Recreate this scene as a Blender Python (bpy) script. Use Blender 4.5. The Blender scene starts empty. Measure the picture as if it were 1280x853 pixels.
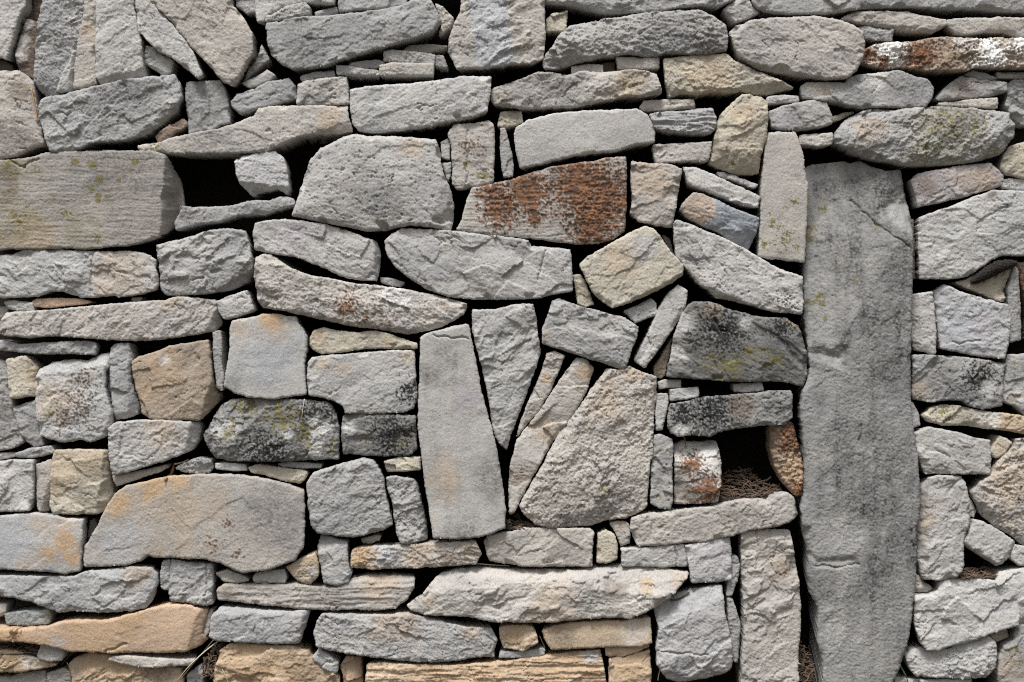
import bpy, math, re
import numpy as np

# ---------------------------------------------------------------- camera, sky, sun, exposure
C = bpy.context.scene.collection
SC = bpy.context.scene
SC.render.engine = 'CYCLES'
U = 0.002                       # metres per survey unit (the wall face is about 2.6 m wide)
BASE = 934.0                    # survey height of the ground line
def wx(px): return (px - 640.0) * U
def wz(py): return (BASE - py) * U

cam_d = bpy.data.cameras.new('camera')
cam = bpy.data.objects.new('camera', cam_d); C.objects.link(cam)
DIST = 3.4
cam.location = (0.0, -DIST, wz(426.5)); cam.rotation_euler = (math.radians(90), 0, 0)
cam_d.sensor_width = 36.0; cam_d.lens = 36.0 * DIST / (1280 * U); cam_d.clip_end = 200
SC.camera = cam

SUN_EL, SUN_AZ = 63.0, 20.0     # the light comes from high in front of the wall, a little from its left
world = bpy.data.worlds.new('World'); SC.world = world; world.use_nodes = True
wn = world.node_tree; wn.nodes.clear()
sky = wn.nodes.new('ShaderNodeTexSky'); sky.sky_type = 'NISHITA'; sky.sun_disc = False
sky.sun_elevation = math.radians(SUN_EL); sky.sun_rotation = math.radians(180 + SUN_AZ)
sky.air_density = 1.0; sky.dust_density = 5.0; sky.ozone_density = 1.0
hs = wn.nodes.new('ShaderNodeHueSaturation'); hs.inputs['Saturation'].default_value = 0.25
bg = wn.nodes.new('ShaderNodeBackground'); bg.inputs['Strength'].default_value = 0.06
wo = wn.nodes.new('ShaderNodeOutputWorld')
wn.links.new(sky.outputs[0], hs.inputs['Color']); wn.links.new(hs.outputs[0], bg.inputs['Color'])
wn.links.new(bg.outputs[0], wo.inputs['Surface'])
sun_d = bpy.data.lights.new('sun', 'SUN'); sun_d.energy = 1.5; sun_d.angle = math.radians(15); sun_d.color = (1.0, 0.985, 0.965)
sun = bpy.data.objects.new('sun', sun_d); C.objects.link(sun); sun.location = (-1, -4, 5)
sun.rotation_euler = (math.radians(90 - SUN_EL), 0, -math.radians(SUN_AZ))
SC.view_settings.view_transform = 'Standard'; SC.view_settings.look = 'None'
SC.view_settings.gamma = 1.0; SC.view_settings.use_curve_mapping = False
SC.cycles.use_denoising = False; SC.cycles.sample_clamp_direct = 5; SC.cycles.sample_clamp_indirect = 1.5; SC.cycles.filter_width = 1.1      # keep the grain of the stone crisp
SC.view_settings.exposure = 1.2

# ---------------------------------------------------------------- noise
def _lat(seed):
    return np.random.RandomState(seed % 2**31).rand(64, 64)
def vnoise(x, y, seed):
    TH = _lat(seed)*2*math.pi; GX, GY = np.cos(TH), np.sin(TH)
    xi = np.floor(x).astype(int); yi = np.floor(y).astype(int)
    fx = x - xi; fy = y - yi
    ux = fx*fx*fx*(fx*(fx*6-15)+10); uy = fy*fy*fy*(fy*(fy*6-15)+10)
    x0 = xi & 63; x1 = (xi+1) & 63; y0 = yi & 63; y1 = (yi+1) & 63
    a = GX[y0, x0]*fx+GY[y0, x0]*fy; b = GX[y0, x1]*(fx-1)+GY[y0, x1]*fy
    c = GX[y1, x0]*fx+GY[y1, x0]*(fy-1); d = GX[y1, x1]*(fx-1)+GY[y1, x1]*(fy-1)
    return .5+.72*((a*(1-ux)+b*ux)*(1-uy) + (c*(1-ux)+d*ux)*uy)
def fbm(x, y, seed, octv=4, gain=.5):
    a, s, t = 1.0, 0.0, 0.0
    for k in range(octv):
        c, n = math.cos(.6*k), math.sin(.6*k); f = 2.03**k
        s = s + a*vnoise((x*c-y*n)*f+17.3*k, (x*n+y*c)*f-9.1*k, seed+k*101); t += a; a *= gain
    return s/t
def vfacet(x, y, seed):
    """broken facets: every point takes the tilt of its nearest random centre (unit cells)"""
    RS = np.random.RandomState(seed % 2**31); T = RS.rand(4, 64, 64)
    xi = np.floor(x).astype(int); yi = np.floor(y).astype(int)
    best = np.full(x.shape, 9e9); val = np.zeros(x.shape)
    for dj in (-1, 0, 1):
        for di in (-1, 0, 1):
            a, b = xi+di, yi+dj; p, q = a & 63, b & 63
            dx = x-(a+T[0, q, p]); dy = y-(b+T[1, q, p]); d2 = dx*dx+dy*dy
            h = dx*(T[2, q, p]-.5)*2+dy*(T[3, q, p]-.5)*2
            m = d2 < best; best = np.where(m, d2, best); val = np.where(m, h, val)
    return val
def sstep(a, b, x):
    t = np.clip((x-a)/(b-a), 0, 1); return t*t*(3-2*t)

# ---------------------------------------------------------------- survey sheets
ROW = {'A': (0, 3.878), 'B': (180, 4.0), 'C': (360, 4.0), 'D': (520, 4.0), 'E': (640, 4.0)}
def pts(text, extend=False):
    out, cur = [], None
    for tok in text.split():
        if tok[0] in ROW and ',' not in tok: cur = tok; continue
        a, b = tok.split(','); y0, s = ROW[cur[0]]
        x = (int(cur[1])-1)*320 + float(a)/s; y = y0 + float(b)/s
        if extend:          # stones reach well past what the picture needs
            if x < 0: x *= 5
            if x > 1280: x = 1280 + (x-1280)*5
            if y < 0: y *= 5
            if y > 853: y = 853 + (y-853)*5
        out.append((x, y))
    return np.array(out)

# ---------------------------------------------------------------- materials
def new_mat(name):
    m = bpy.data.materials.new(name); m.use_nodes = True
    nt = m.node_tree; nt.nodes.clear()
    o = nt.nodes.new('ShaderNodeOutputMaterial'); p = nt.nodes.new('ShaderNodeBsdfPrincipled')
    nt.links.new(p.outputs[0], o.inputs['Surface'])
    return m, nt, p
TINT = {'g': (.35, .347, .343), 'G': (.44, .434, .424), 'b': (.378, .378, .384), 'n': (.15, .12, .10), 'w': (.42, .398, .37),
        'y': (.46, .425, .355), 'o': (.52, .385, .28), 'br': (.36, .30, .24), 'd': (.20, .20, .196), 't': (.50, .40, .295), 'bl': (.30, .325, .36),
        'rs': (.33, .25, .19), 'pl': (.29, .29, .287), 'lv': (.335, .315, .315), 'gn': (.27, .285, .28), 'tw': (.52, .44, .34)}

def stone_material():
    m, nt, p = new_mat('limestone')
    N, L = nt.nodes, nt.links
    def node(t, **k):
        n = N.new(t)
        for a, b in k.items(): setattr(n, a, b)
        return n
    def attr(name, typ='GEOMETRY'):
        n = node('ShaderNodeAttribute', attribute_name=name, attribute_type=typ); return n
    def mix(fac, a, b, blend='MIX'):
        n = node('ShaderNodeMix', data_type='RGBA', blend_type=blend, clamp_result=False)
        for s, v in ((0, fac), (6, a), (7, b)):
            if isinstance(v, (float, int)): n.inputs[s].default_value = v
            elif isinstance(v, tuple): n.inputs[s].default_value = (*v, 1)
            else: L.new(v, n.inputs[s])
        return n.outputs[2]
    def ramp(src, a, b, lo=0.0, hi=1.0):
        n = node('ShaderNodeMapRange'); L.new(src, n.inputs[0])
        n.inputs[1].default_value = a; n.inputs[2].default_value = b; n.inputs[3].default_value = lo; n.inputs[4].default_value = hi
        return n.outputs[0]
    tc = node('ShaderNodeTexCoord'); oi = node('ShaderNodeObjectInfo')
    add = node('ShaderNodeVectorMath', operation='MULTIPLY_ADD')
    L.new(oi.outputs['Random'], add.inputs[0]); add.inputs[1].default_value = (31, 17, 23); L.new(tc.outputs['Object'], add.inputs[2])
    def noise(scale, det=4, rough=.6, dist=0.0):
        n = node('ShaderNodeTexNoise'); n.inputs['Scale'].default_value = scale; n.inputs['Detail'].default_value = det
        n.inputs['Roughness'].default_value = rough; n.inputs['Distortion'].default_value = dist
        L.new(add.outputs[0], n.inputs['Vector']); return n.outputs['Fac']
    tint = attr('tint', 'OBJECT').outputs['Color']
    n1 = noise(9, 5, .6, .4); n2 = noise(38, 5, .65); n3 = noise(270, 3, .75); n4 = noise(17, 4, .6, .8)
    c = mix(ramp(n1, .35, .68), mix(1.0, tint, (.86, .865, .875), 'MULTIPLY'), mix(1.0, tint, (1.10, 1.085, 1.06), 'MULTIPLY'))
    c = mix(ramp(n4, .54, .70, 0, .24), c, mix(1.0, tint, (1.12, 1.0, .82), 'MULTIPLY'))     # warm iron-tinged patches
    c = mix(ramp(n2, .28, .46, .30, 0), c, mix(1.0, tint, (.52, .52, .53), 'MULTIPLY'))      # grime in blotches
    c = mix(ramp(n2, .60, .74, 0, .30), c, mix(1.0, tint, (1.25, 1.25, 1.24), 'MULTIPLY'))
    c = mix(ramp(n3, .32, .46, .68, 0), c, mix(1.0, tint, (.42, .41, .40), 'MULTIPLY'))      # dark mineral grains
    c = mix(ramp(n3, .58, .70, 0, .42), c, mix(1.0, tint, (1.45, 1.45, 1.42), 'MULTIPLY'))   # pale grains
    A = attr('stain_a'); B = attr('stain_b'); D = attr('stain_c'); sd_ = node('ShaderNodeSeparateColor'); L.new(D.outputs['Color'], sd_.inputs[0]); sa = node('ShaderNodeSeparateColor'); sb = node('ShaderNodeSeparateColor')
    L.new(A.outputs['Color'], sa.inputs[0]); L.new(B.outputs['Color'], sb.inputs[0])
    gv = ramp(n3, .3, .7, .75, 1.2)
    def graded(col):
        n = node('ShaderNodeVectorMath', operation='SCALE'); n.inputs[0].default_value = col; L.new(gv, n.inputs['Scale']); return n.outputs[0]
    c = mix(sb.outputs[1], c, graded((.40, .415, .445)))          # blue
    c = mix(sd_.outputs[1], c, graded((.385, .365, .375)))    # lavender
    c = mix(sa.outputs[2], c, graded((.465, .33, .205)))         # ochre
    c = mix(sd_.outputs[0], c, graded((.024, .0245, .025)))  # soot and black algae
    c = mix(sb.outputs[0], c, graded((.70, .69, .67)))          # chalk white, and light painted on the slim upright stone's left edge
    c = mix(sb.outputs[2], c, graded((.135, .085, .05)))        # brown
    c = mix(sa.outputs[1], c, mix(ramp(noise(60, 3, .7), .38, .6), graded((.25, .12, .06)), graded((.09, .05, .035))))        # rust
    c = mix(sa.outputs[0], c, mix(ramp(n2, .35, .65), graded((.12, .105, .035)), graded((.21, .185, .06))))         # lichen
    L.new(c, p.inputs['Base Color'])
    gl = attr('gloss', 'OBJECT').outputs['Fac']
    L.new(ramp(gl, 0, 1, .93, .38), p.inputs['Roughness']); p.inputs['Specular IOR Level'].default_value = .18
    b1 = node('ShaderNodeBump'); b1.inputs['Strength'].default_value = .5; b1.inputs['Distance'].default_value = .0016
    bn = noise(330, 3, .75); L.new(bn, b1.inputs['Height'])
    b2 = node('ShaderNodeBump'); b2.inputs['Strength'].default_value = .6; b2.inputs['Distance'].default_value = .0018
    L.new(noise(95, 4, .7, .6), b2.inputs['Height']); L.new(b1.outputs[0], b2.inputs['Normal'])
    L.new(b2.outputs[0], p.inputs['Normal'])
    return m
STONE_MAT = stone_material()

def plain_mat(name, c1, c2, scale=40, rough=.9, bump=.0):
    m, nt, p = new_mat(name); N, L = nt.nodes, nt.links
    tc = N.new('ShaderNodeTexCoord'); n = N.new('ShaderNodeTexNoise'); n.inputs['Scale'].default_value = scale; n.inputs['Detail'].default_value = 5
    L.new(tc.outputs['Object'], n.inputs['Vector'])
    mx = N.new('ShaderNodeMix'); mx.data_type = 'RGBA'; L.new(n.outputs['Fac'], mx.inputs[0])
    mx.inputs[6].default_value = (*c1, 1); mx.inputs[7].default_value = (*c2, 1); L.new(mx.outputs[2], p.inputs['Base Color'])
    p.inputs['Roughness'].default_value = rough
    if bump:
        b = N.new('ShaderNodeBump'); b.inputs['Strength'].default_value = .8; b.inputs['Distance'].default_value = bump
        L.new(n.outputs['Fac'], b.inputs['Height']); L.new(b.outputs[0], p.inputs['Normal'])
    return m

def mesh_obj(name, V, F, mat, smooth=True, parent=None, loc=None):
    me = bpy.data.meshes.new(name)
    V = np.asarray(V, dtype=np.float64)
    if loc is not None: V = V - np.asarray(loc)
    me.from_pydata(V.tolist(), [], [list(map(int, f)) for f in F]); me.update()
    me.materials.append(mat)
    if smooth: me.polygons.foreach_set('use_smooth', np.ones(len(me.polygons), dtype=bool))
    o = bpy.data.objects.new(name, me); C.objects.link(o)
    if loc is not None: o.location = loc
    if parent is not None: o.parent = parent
    return o

# ---------------------------------------------------------------- setting: ground and the earth bank behind the wall
def grid_sheet(name, xs, zs, fn, mat):
    X, Z = np.meshgrid(xs, zs); V = np.stack(fn(X, Z), -1).reshape(-1, 3)
    w = len(xs); F = []
    for j in range(len(zs)-1):
        for i in range(w-1):
            a = j*w+i; F.append((a, a+1, a+w+1, a+w))
    return mesh_obj(name, V, F, mat)
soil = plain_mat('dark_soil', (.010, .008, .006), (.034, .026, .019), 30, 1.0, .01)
dirt = plain_mat('trodden_earth', (.05, .045, .03), (.10, .085, .06), 6, 1.0, .01)
gr = grid_sheet('ground', np.concatenate([-np.geomspace(60, 2, 20), np.linspace(-1.8, 1.8, 30), np.geomspace(2, 60, 20)]),
                np.concatenate([-np.geomspace(60, 3, 20), np.linspace(-2.8, .5, 40), np.geomspace(1, 60, 15)]),
                lambda X, Y: (X, Y, .012*(fbm(X*3+50, Y*3+50, 5)-.75)), dirt)
gr['kind'] = 'structure'
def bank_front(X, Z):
    Y = .27 + .05*(fbm(X*6+40, Z*6+40, 77, 4)-.5) - .24*sstep(1.90, 1.96, Z) + 1.0*np.clip(Z-1.99, 0, 9)  # unseen forward lip near the top, added to keep sunlight off the bank
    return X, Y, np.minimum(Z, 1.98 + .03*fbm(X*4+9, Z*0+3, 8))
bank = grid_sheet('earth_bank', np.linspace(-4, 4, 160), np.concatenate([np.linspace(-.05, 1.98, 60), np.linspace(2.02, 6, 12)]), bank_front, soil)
bank['kind'] = 'structure'
# ---------------------------------------------------------------- the stones
# S(kind, label, outline, tint, options). An outline is read in sheets: a sheet is a
# quarter-metre-scale survey square of the wall face (A1 .. E4), points are measured inside it.
STONES = []
def S(kind, label, poly, tint='g', **k):
    STONES.append((kind, label, poly, tint, k))

# ---- top band
S('slab', "pale slab leaning in the very top left corner of the wall", "A1 -40,-60 130,-60 122,30 95,75 75,150 55,215 35,290 20,285 0,275 -60,270", 'G', z=2)
S('slab', "dark brown slab set back upright beside the top left corner slab", "A1 130,-60 222,-60 215,0 200,60 182,103 140,80 115,78 100,72 125,20", 'n', z=-26)
S('chip', "slim upright stone, one edge painted lit, one dark brown face, beside the top left slab", "A1 120,82 185,108 170,200 155,290 150,375 85,345 72,290 68,240 85,170", 'n', z=-8, st="white A1 95,190,55; white A1 110,120,40; white A1 85,270,40")  # white stains put the light on its bright left facet into the colour
S('slab', "broad grey leaning slab, first of the top left fan, with a cracked foot", "A1 222,-60 430,-60 425,10 405,90 385,170 378,215 350,260 330,345 280,450 235,485 190,440 158,400 165,300 175,200 185,120 210,0", 'g', z=0, cut="A1 160,390 290,440 .6")
S('chip', "small pale wedge standing at the foot of the top left fan", "A1 372,250 358,430 315,445 276,452 305,365 340,310 355,255", 'G', z=3, cut="A1 325,450 345,330 .9")
S('slab', "narrow buff slab with ragged sides, second in the top left fan", "A1 430,-60 475,-60 470,20 468,180 460,300 465,405 400,430 362,430 365,330 380,215 390,150 410,60", 'w', z=1, st="ochre A1 425,150,60")
S('slab', "wide pale grey upright slab with straight sides in the top left fan", "A1 475,-60 640,-60 645,30 665,130 685,200 690,290 700,365 600,395 490,415 465,370 465,250 470,100", 'G', z=3, cut="A1 480,380 690,335 .9")
S('slab', "slim pointed slab tilted down to the right in the top left fan", "A1 640,-60 715,-60 740,10 810,95 880,175 935,250 985,370 965,385 900,330 835,280 770,250 720,200 680,155 665,80", 'G', z=4, ang=50)
S('chip', "small light chunk jammed under the slim tilted slab of the fan", "A1 705,222 740,230 790,265 830,290 825,345 790,365 740,330 690,300 690,270", 'G', z=-6, cut="A1 690,295 795,350 1.0")
S('slab', "large pale tilted slab closing the top left fan on its right", "A1 720,-60 1085,-60 1120,20 1180,90 1225,165 1230,265 1200,310 1160,390 1130,420 1085,400 1040,345 985,285 940,240 890,175 810,80 735,10", 'w', z=6, ang=45, cut="A1 1100,430 1230,290 .5")
S('chip', "dark blue grey corner showing beyond the fan at the top edge", "A1 1110,-60 1235,-60 1225,40 1180,45 1130,10", 'b', z=-22)
S('chip', "crumbled grey lump under the lower tip of the large tilted fan slab", "A1 1168,392 1200,330 1241,280 A2 20,215 60,285 20,305 A1 1235,330 1195,365", 'g', z=-10)
S('chip', "dark brown bit of stone at the left edge, under the top left slab", "A1 -60,282 0,282 25,300 40,332 -60,338", 'n', z=-18)
S('stone', "brownish rounded block at the left edge with a dried stem beside it", "A1 -60,345 0,345 80,340 130,370 155,395 165,450 185,590 200,650 210,700 150,715 80,755 0,770 -60,775", 'w', z=4, st="dark A1 60,660,130; brown A1 110,450,80", dome=6)
S('stone', "big rough grey block under the top left fan", "A1 200,530 215,490 270,470 370,450 470,425 600,395 720,380 850,365 870,400 885,470 850,545 800,590 735,635 700,655 620,680 540,690 460,695 400,725 330,740 255,738 230,660 205,580", 'g', z=8, tex=1.5, cut="A1 700,660 890,490 1.0", st="dark A1 600,480,200")
S('stone', "square dull grey block beside the big rough block of the fan's foot", "A1 895,395 1060,385 1085,430 1105,520 1110,590 1060,600 1020,630 915,645 905,580 895,480", 'g', z=-6, st="dark A1 980,520,150")
S('chip', "small brown wedge pointing up between the rough block and the square one", "A1 750,660 790,625 890,575 905,605 850,640 770,700", 'n', z=-2, tl=1.7)
S('chip', "thin pale strip in the dark joint above the lichen plaque", "A1 470,715 560,720 640,722 680,735 640,741 470,739", 'g', z=-20)
S('slab', "long flat slab forming the lintel over the left hole", "A1 675,712 760,700 850,670 960,645 1060,630 1140,605 1235,567 A2 20,530 100,518 200,518 300,515 380,520 440,515 465,635 400,645 310,650 210,665 150,695 100,715 60,735 0,738 A1 1130,745 980,750 850,748 740,735 680,728", 'w', z=6, st="lichen A1 760,715,60; dark A1 1000,690,170; ochre A2 350,570,80", cut="A2 0,735 300,640 .5")
S('slab', "large grooved slab with yellow lichen spots on the left of the left hole", "B1 -60,85 0,85 60,85 160,75 220,55 290,45 450,42 680,40 760,40 835,60 850,100 875,170 890,250 895,320 870,350 850,410 800,465 740,490 640,510 500,520 430,530 340,520 200,525 60,525 0,530 -60,530", 'w', z=7, lay=1, tex=.55, smooth=1, grain=1.6, tl=.84, cut="B1 805,480 835,60 2.6", crk="B1 60,90 130,125 200,75", st="spot B1 470,108,26; spot B1 385,92,20; spot B1 505,180,24; spot B1 468,228,20; spot B1 685,95,20; spot B1 500,265,16; spot B1 540,268,14; spot B1 500,290,14; spot B1 600,190,14; olive B1 80,400,190; olive B1 90,110,120; lichen B1 100,390,120; lichen B1 60,110,80; lichen B1 190,140,60; olive B1 400,470,130; brown B1 60,180,90; lichen B1 340,355,60; lichen B1 490,480,60; ochre B1 150,470,170; dark B1 20,170,110; dark B1 600,100,300")
S('chip', "pale blue grey block hanging in the top right corner of the left hole", "B1 1180,90 1215,60 1280,53 B2 60,45 95,40 135,70 155,130 162,220 150,250 110,222 60,235 0,240 B1 1262,262 1205,205 1185,150", 'b', z=4, tl=1.25, cut="B1 1190,195 1400,215 .9")
S('slab', "thin crumbly sill stone along the bottom of the left hole", "B1 870,400 900,345 905,310 960,320 1080,315 1160,310 1230,290 1280,285 B2 60,285 140,262 185,275 190,300 155,315 110,325 40,350 0,350 B1 1200,355 1100,390 1000,400 940,415 880,430", 'g', z=0, tex=1.5, st="dark B1 930,350,60")
S('slab', "pale grey slab cut off by the top edge above the long tilted block", "A2 392,-60 730,-60 725,15 640,35 540,40 400,48", 'g', z=-4)
S('slab', "grey slab at the top edge, right of the fan", "A2 -8,-60 372,-60 378,15 230,5 140,30 60,62 38,105 5,105 -5,50", 'G', z=-4)
S('chip', "rounded grey lip stone below the top edge slab beside the fan", "A2 45,70 130,36 235,13 262,40 265,75 170,90 50,105", 'g', z=2, er=9)
S('chip', "thin flat chip at the top edge above the long grey block", "A2 283,55 330,40 385,28 390,50 320,78 285,80", 'g', z=-8)
S('slab', "long rough grey block tilted up to the right near the top edge", "A2 52,118 120,105 200,90 350,85 470,72 590,60 700,35 760,10 820,0 850,10 880,70 898,110 860,160 760,195 650,225 560,250 470,275 400,300 330,325 250,335 180,338 120,310 80,270 60,200", 'g', z=8, ang=-25, st="dark A2 220,230,170", tex=1.2)
S('chip', "pale buff wedge behind the raised end of the long tilted block", "A2 868,8 900,20 955,80 935,125 880,170 900,110 885,65", 'w', z=-12)
S('chip', "flat broken chip topmost of the chips beside the blue-striped stone", "A2 710,235 740,215 830,205 925,215 900,235 820,250 750,245", 'w', z=-12)
S('chip', "flat light grey chip, longest upper one beside the blue-striped stone", "A2 622,250 660,242 750,252 840,260 866,268 862,312 760,303 622,293", 'G', z=0)
S('chip', "small end chip between the flat light chip and the blue-striped stone", "A2 872,265 905,268 930,325 890,320 868,315", 'g', z=-5)
S('chip', "thin lens-shaped grey chip between two flat chips", "A2 450,303 540,293 600,290 628,305 610,325 500,330 452,325", 'g', z=-4)
S('chip', "flat tapered chip, lowest on the left beneath the long tilted block", "A2 390,318 440,320 520,335 590,342 595,362 480,362 392,360", 'G', z=-1)
S('chip', "oblong buff chip, lowest on the right beneath the long tilted block", "A2 600,320 650,308 760,308 860,312 860,365 720,368 600,365", 'w', z=2)
S('chip', "small rough flake on top of the brownish square block", "A2 215,370 290,350 375,342 380,370 300,380 220,392", 'g', z=-2)
S('chip', "small triangular grey chip between the fan and the rough flake", "A1 1170,400 1238,372 A2 50,335 90,365 60,390 0,415 A1 1200,420", 'g', z=-4)
S('stone', "grey wedge-shaped block resting on the long lintel slab", "A1 1120,495 1150,460 1235,432 A2 60,397 160,382 190,420 195,475 120,495 50,515 0,527 A1 1200,545 1160,550 1130,520", 'g', z=0, ang=-20)
S('stone', "squarish brown grey block sitting on the right end of the lintel slab", "A2 205,407 230,397 330,384 435,374 445,430 450,505 380,510 300,512 200,508", 'w', z=3, st="dark A2 300,450,80")
S('slab', "large smooth grey slab with a broken top corner right of the brown square block", "A2 460,440 540,425 640,418 760,410 900,395 980,380 1140,378 1135,450 1120,545 1050,575 930,595 800,620 680,635 570,645 500,635 470,600 460,520", 'G', z=8, er=7, ang=-35)
S('stone', "tall grey stone with a pale blue band painted down its middle", "A2 1005,-60 1241,-60 A3 155,-60 155,60 160,180 150,290 100,310 0,318 A2 1100,335 975,340 960,310 935,260 940,190 960,130 990,70 1000,0", 'w', z=8, band="A2 1112,-60 1165,330 23", st="dark A3 30,150,30")
S('slab', "long flat slab along the top edge right of the blue-striped stone", "A3 155,-60 1080,-60 1070,5 1000,35 900,30 800,38 700,55 560,65 470,62 400,50 300,25 200,15 155,10", 'g', z=2, cut="A3 160,-15 480,45 .5")
S('chip', "tiny buff cube in the gap right of the blue-striped stone", "A3 168,85 200,60 268,48 265,100 262,143 170,145", 'y', z=-8)
S('slab', "long mottled dark grey boulder below the top edge slab, pointed at its left", "A3 150,320 165,265 195,240 220,190 280,130 380,110 480,95 600,75 700,65 830,58 900,58 960,80 1030,130 1040,190 1035,250 940,265 830,265 740,262 700,275 560,265 440,275 380,290 300,305 200,340 160,335", 'g', z=9, tex=1.5, st="dark A3 800,150,190; dark A3 950,220,110", dome=5)
S('chip', "ragged thin chip under the pointed end of the mottled boulder", "A3 290,322 370,310 440,315 440,350 360,348 290,355", 'w', z=-4)
S('chip', "flat oblong chip under the middle of the mottled boulder", "A3 508,280 600,280 712,282 712,330 620,332 515,330", 'w', z=0)
S('chip', "small tilted pale block at the top edge between two long slabs", "A3 1028,45 1060,20 1130,-5 1160,30 1188,65 1130,95 1075,110 1050,80", 'G', z=2, cut="A3 1036,52 1085,108 1.0")
S('slab', "long thin capping slab at the top right edge", "A3 1150,-60 1241,-60 A4 1300,-60 1300,45 1160,50 1060,45 980,40 880,45 800,40 640,35 480,40 400,50 320,65 220,70 100,73 20,66 A3 1190,50 1160,15", 'g', z=4)
S('stone', "big egg-shaped buff grey stone under the top right capping slab", "A3 1055,160 1080,135 1150,110 1241,95 A4 60,95 220,88 300,100 400,130 450,165 460,230 450,290 420,350 370,385 280,390 180,375 90,360 0,345 A3 1170,325 1100,285 1075,240", 'w', z=10, er=9, ang=20)
S('slab', "flat buff slab tapering at both ends under the top right capping slab", "A4 355,90 420,60 560,55 680,60 760,80 860,100 865,125 820,145 800,160 700,148 600,135 480,115 400,100", 'w', z=0, cut="A4 355,90 830,145 .5")
S('chip', "small flat grey chip between the egg-shaped stone and the white-crusted stone", "A4 435,137 470,122 560,137 610,142 605,195 520,188 455,180", 'g', z=-3)
S('slab', "flat buff grey slab at the right edge above the white-crusted stone", "A4 862,95 960,88 1100,85 1241,90 1300,92 1300,185 1230,178 1150,150 1060,150 960,165 912,160 875,130", 'w', z=0)
S('stone', "rough stone crusted white and rusty brown at the right edge", "A4 455,300 465,240 520,215 640,205 720,200 820,182 900,184 1000,190 1120,187 1241,192 1300,192 1300,328 1241,330 1120,333 1000,325 960,345 880,350 760,345 640,320 580,330 520,320", 'br', z=6, tex=1.8, st="crust A4 600,240,120; crust A4 1060,260,130; crust A4 1220,210,70; rust A4 485,260,45; rust A4 740,270,85; rust A4 560,300,30; crust A4 920,200,60; brown A4 880,270,140", rockdust=1)
S('stone', "long dark grey humped stone with one pale patch under the white-crusted stone", "A4 160,420 190,402 300,400 380,405 385,380 430,365 560,355 630,345 720,375 770,390 800,430 790,480 760,520 640,522 520,520 460,525 400,515 340,495 240,485 170,470", 'g', z=3, st="white A4 530,400,62; dark A4 690,440,170; ochre A4 250,430,60; dark A4 440,450,90")
S('stone', "dull triangular flat stone right of the pale-patched humped stone", "A4 820,480 860,425 940,366 990,378 1080,392 1160,400 1160,440 1090,460 980,475 860,486", 'g', z=-2, st="brown A4 950,430,90")
S('chip', "small bluish chip wedged under the white-crusted stone", "A4 965,356 1000,337 1060,350 1118,375 1080,386 1000,374", 'b', z=-8)
S('chip', "thin flat chip at the right edge just under the white crust", "A4 1122,347 1180,347 1300,350 1300,372 1180,373 1125,370", 'w', z=-8)
S('chip', "thin flat strip resting on the big lichen-green oval stone", "A4 825,500 920,490 1030,478 1115,475 1118,522 1040,518 950,511 840,508", 'w', z=-3)
S('stone', "dark rough stone at the right edge beside the thin flat strip", "A4 1165,412 1200,384 1300,380 1300,610 1220,600 1190,556 1160,508 1175,460", 'g', z=-6, st="dark A4 1220,460,100", tex=1.5)
S('stone', "big oval stone with green lichen over its middle, upper right", "A4 320,690 330,640 360,600 400,570 480,535 540,530 600,542 700,530 800,522 900,524 1000,532 1100,545 1160,555 1185,600 1180,660 1160,710 1110,755 1000,785 880,800 780,805 680,805 580,785 500,770 420,745 350,710", 'g', z=10, er=10, dome=7, tex=1.5, st="lichen A4 850,620,190; lichen A4 740,730,120; lichen A4 1000,600,110; lichen A4 1060,730,90; dark A4 900,560,160; olive A4 850,640,260; ochre A4 480,640,90")
S('chip', "thin buff sliver at the left shoulder of the oval green stone", "A4 315,565 380,540 430,537 380,563 325,583", 'y', z=-12)
S('chip', "small flat block on the left of the oval green stone", "A4 158,657 220,650 315,645 312,698 250,710 155,698", 'w', z=-2)
S('stone', "grey stone with a pinkish lavender left end above the tall lichen slab", "A4 5,545 60,520 150,500 230,487 280,500 310,560 312,600 230,620 150,632 60,628 20,620", 'g', z=2, st="lav A4 60,580,85; dark A4 120,570,50")
S('stone', "long buff stone with a ragged lower edge beside the egg-shaped stone", "A3 735,290 800,282 900,270 1035,265 1080,300 1150,335 1235,363 A4 60,397 125,425 60,440 0,453 A3 1180,455 1110,440 1030,450 960,445 900,460 820,455 760,470 745,400", 'y', z=4, cut="A3 760,465 1100,420 .7", st="ochre A3 950,360,150")
S('chip', "thin white strip under the long buff stone's right end", "A3 1238,478 A4 0,470 60,462 150,464 152,490 60,497 0,503 A3 1236,500", 'G', z=-2)
S('slab', "long rough mottled slab with a yellowish right half above the pale smooth slab", "A2 1140,440 1170,420 1235,402 A3 60,380 120,355 170,352 260,368 340,350 440,355 560,345 650,355 695,365 715,420 720,455 640,470 560,465 500,480 400,500 280,525 180,520 60,525 A2 1160,510 1138,480", 'w', z=5, tex=1.4, cut="A3 250,525 720,450 .7", st="dark A3 200,420,150; dark A3 20,450,90; lichen A3 560,400,80; ochre A3 560,430,110; lichen A2 1190,470,60")
S('slab', "smooth pale bluish slab lying above the rusty stone", "A3 12,660 20,630 80,590 200,560 340,545 480,540 600,532 650,560 685,610 690,660 688,690 600,705 500,735 400,745 280,765 140,800 40,822 25,760", 'G', z=10, tex=.6, er=6, smooth=1)
S('chip', "narrow flat chip above the layered block right of the pale bluish slab", "A3 620,520 640,490 760,482 880,485 890,522 760,530 640,533", 'w', z=-2)
S('stone', "rough layered block stacked over a flat one right of the pale bluish slab", "A3 668,560 720,548 820,537 900,532 970,527 985,570 988,620 960,650 880,655 800,645 730,640 690,620", 'g', z=4, lay=1, tex=2.0)
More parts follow.
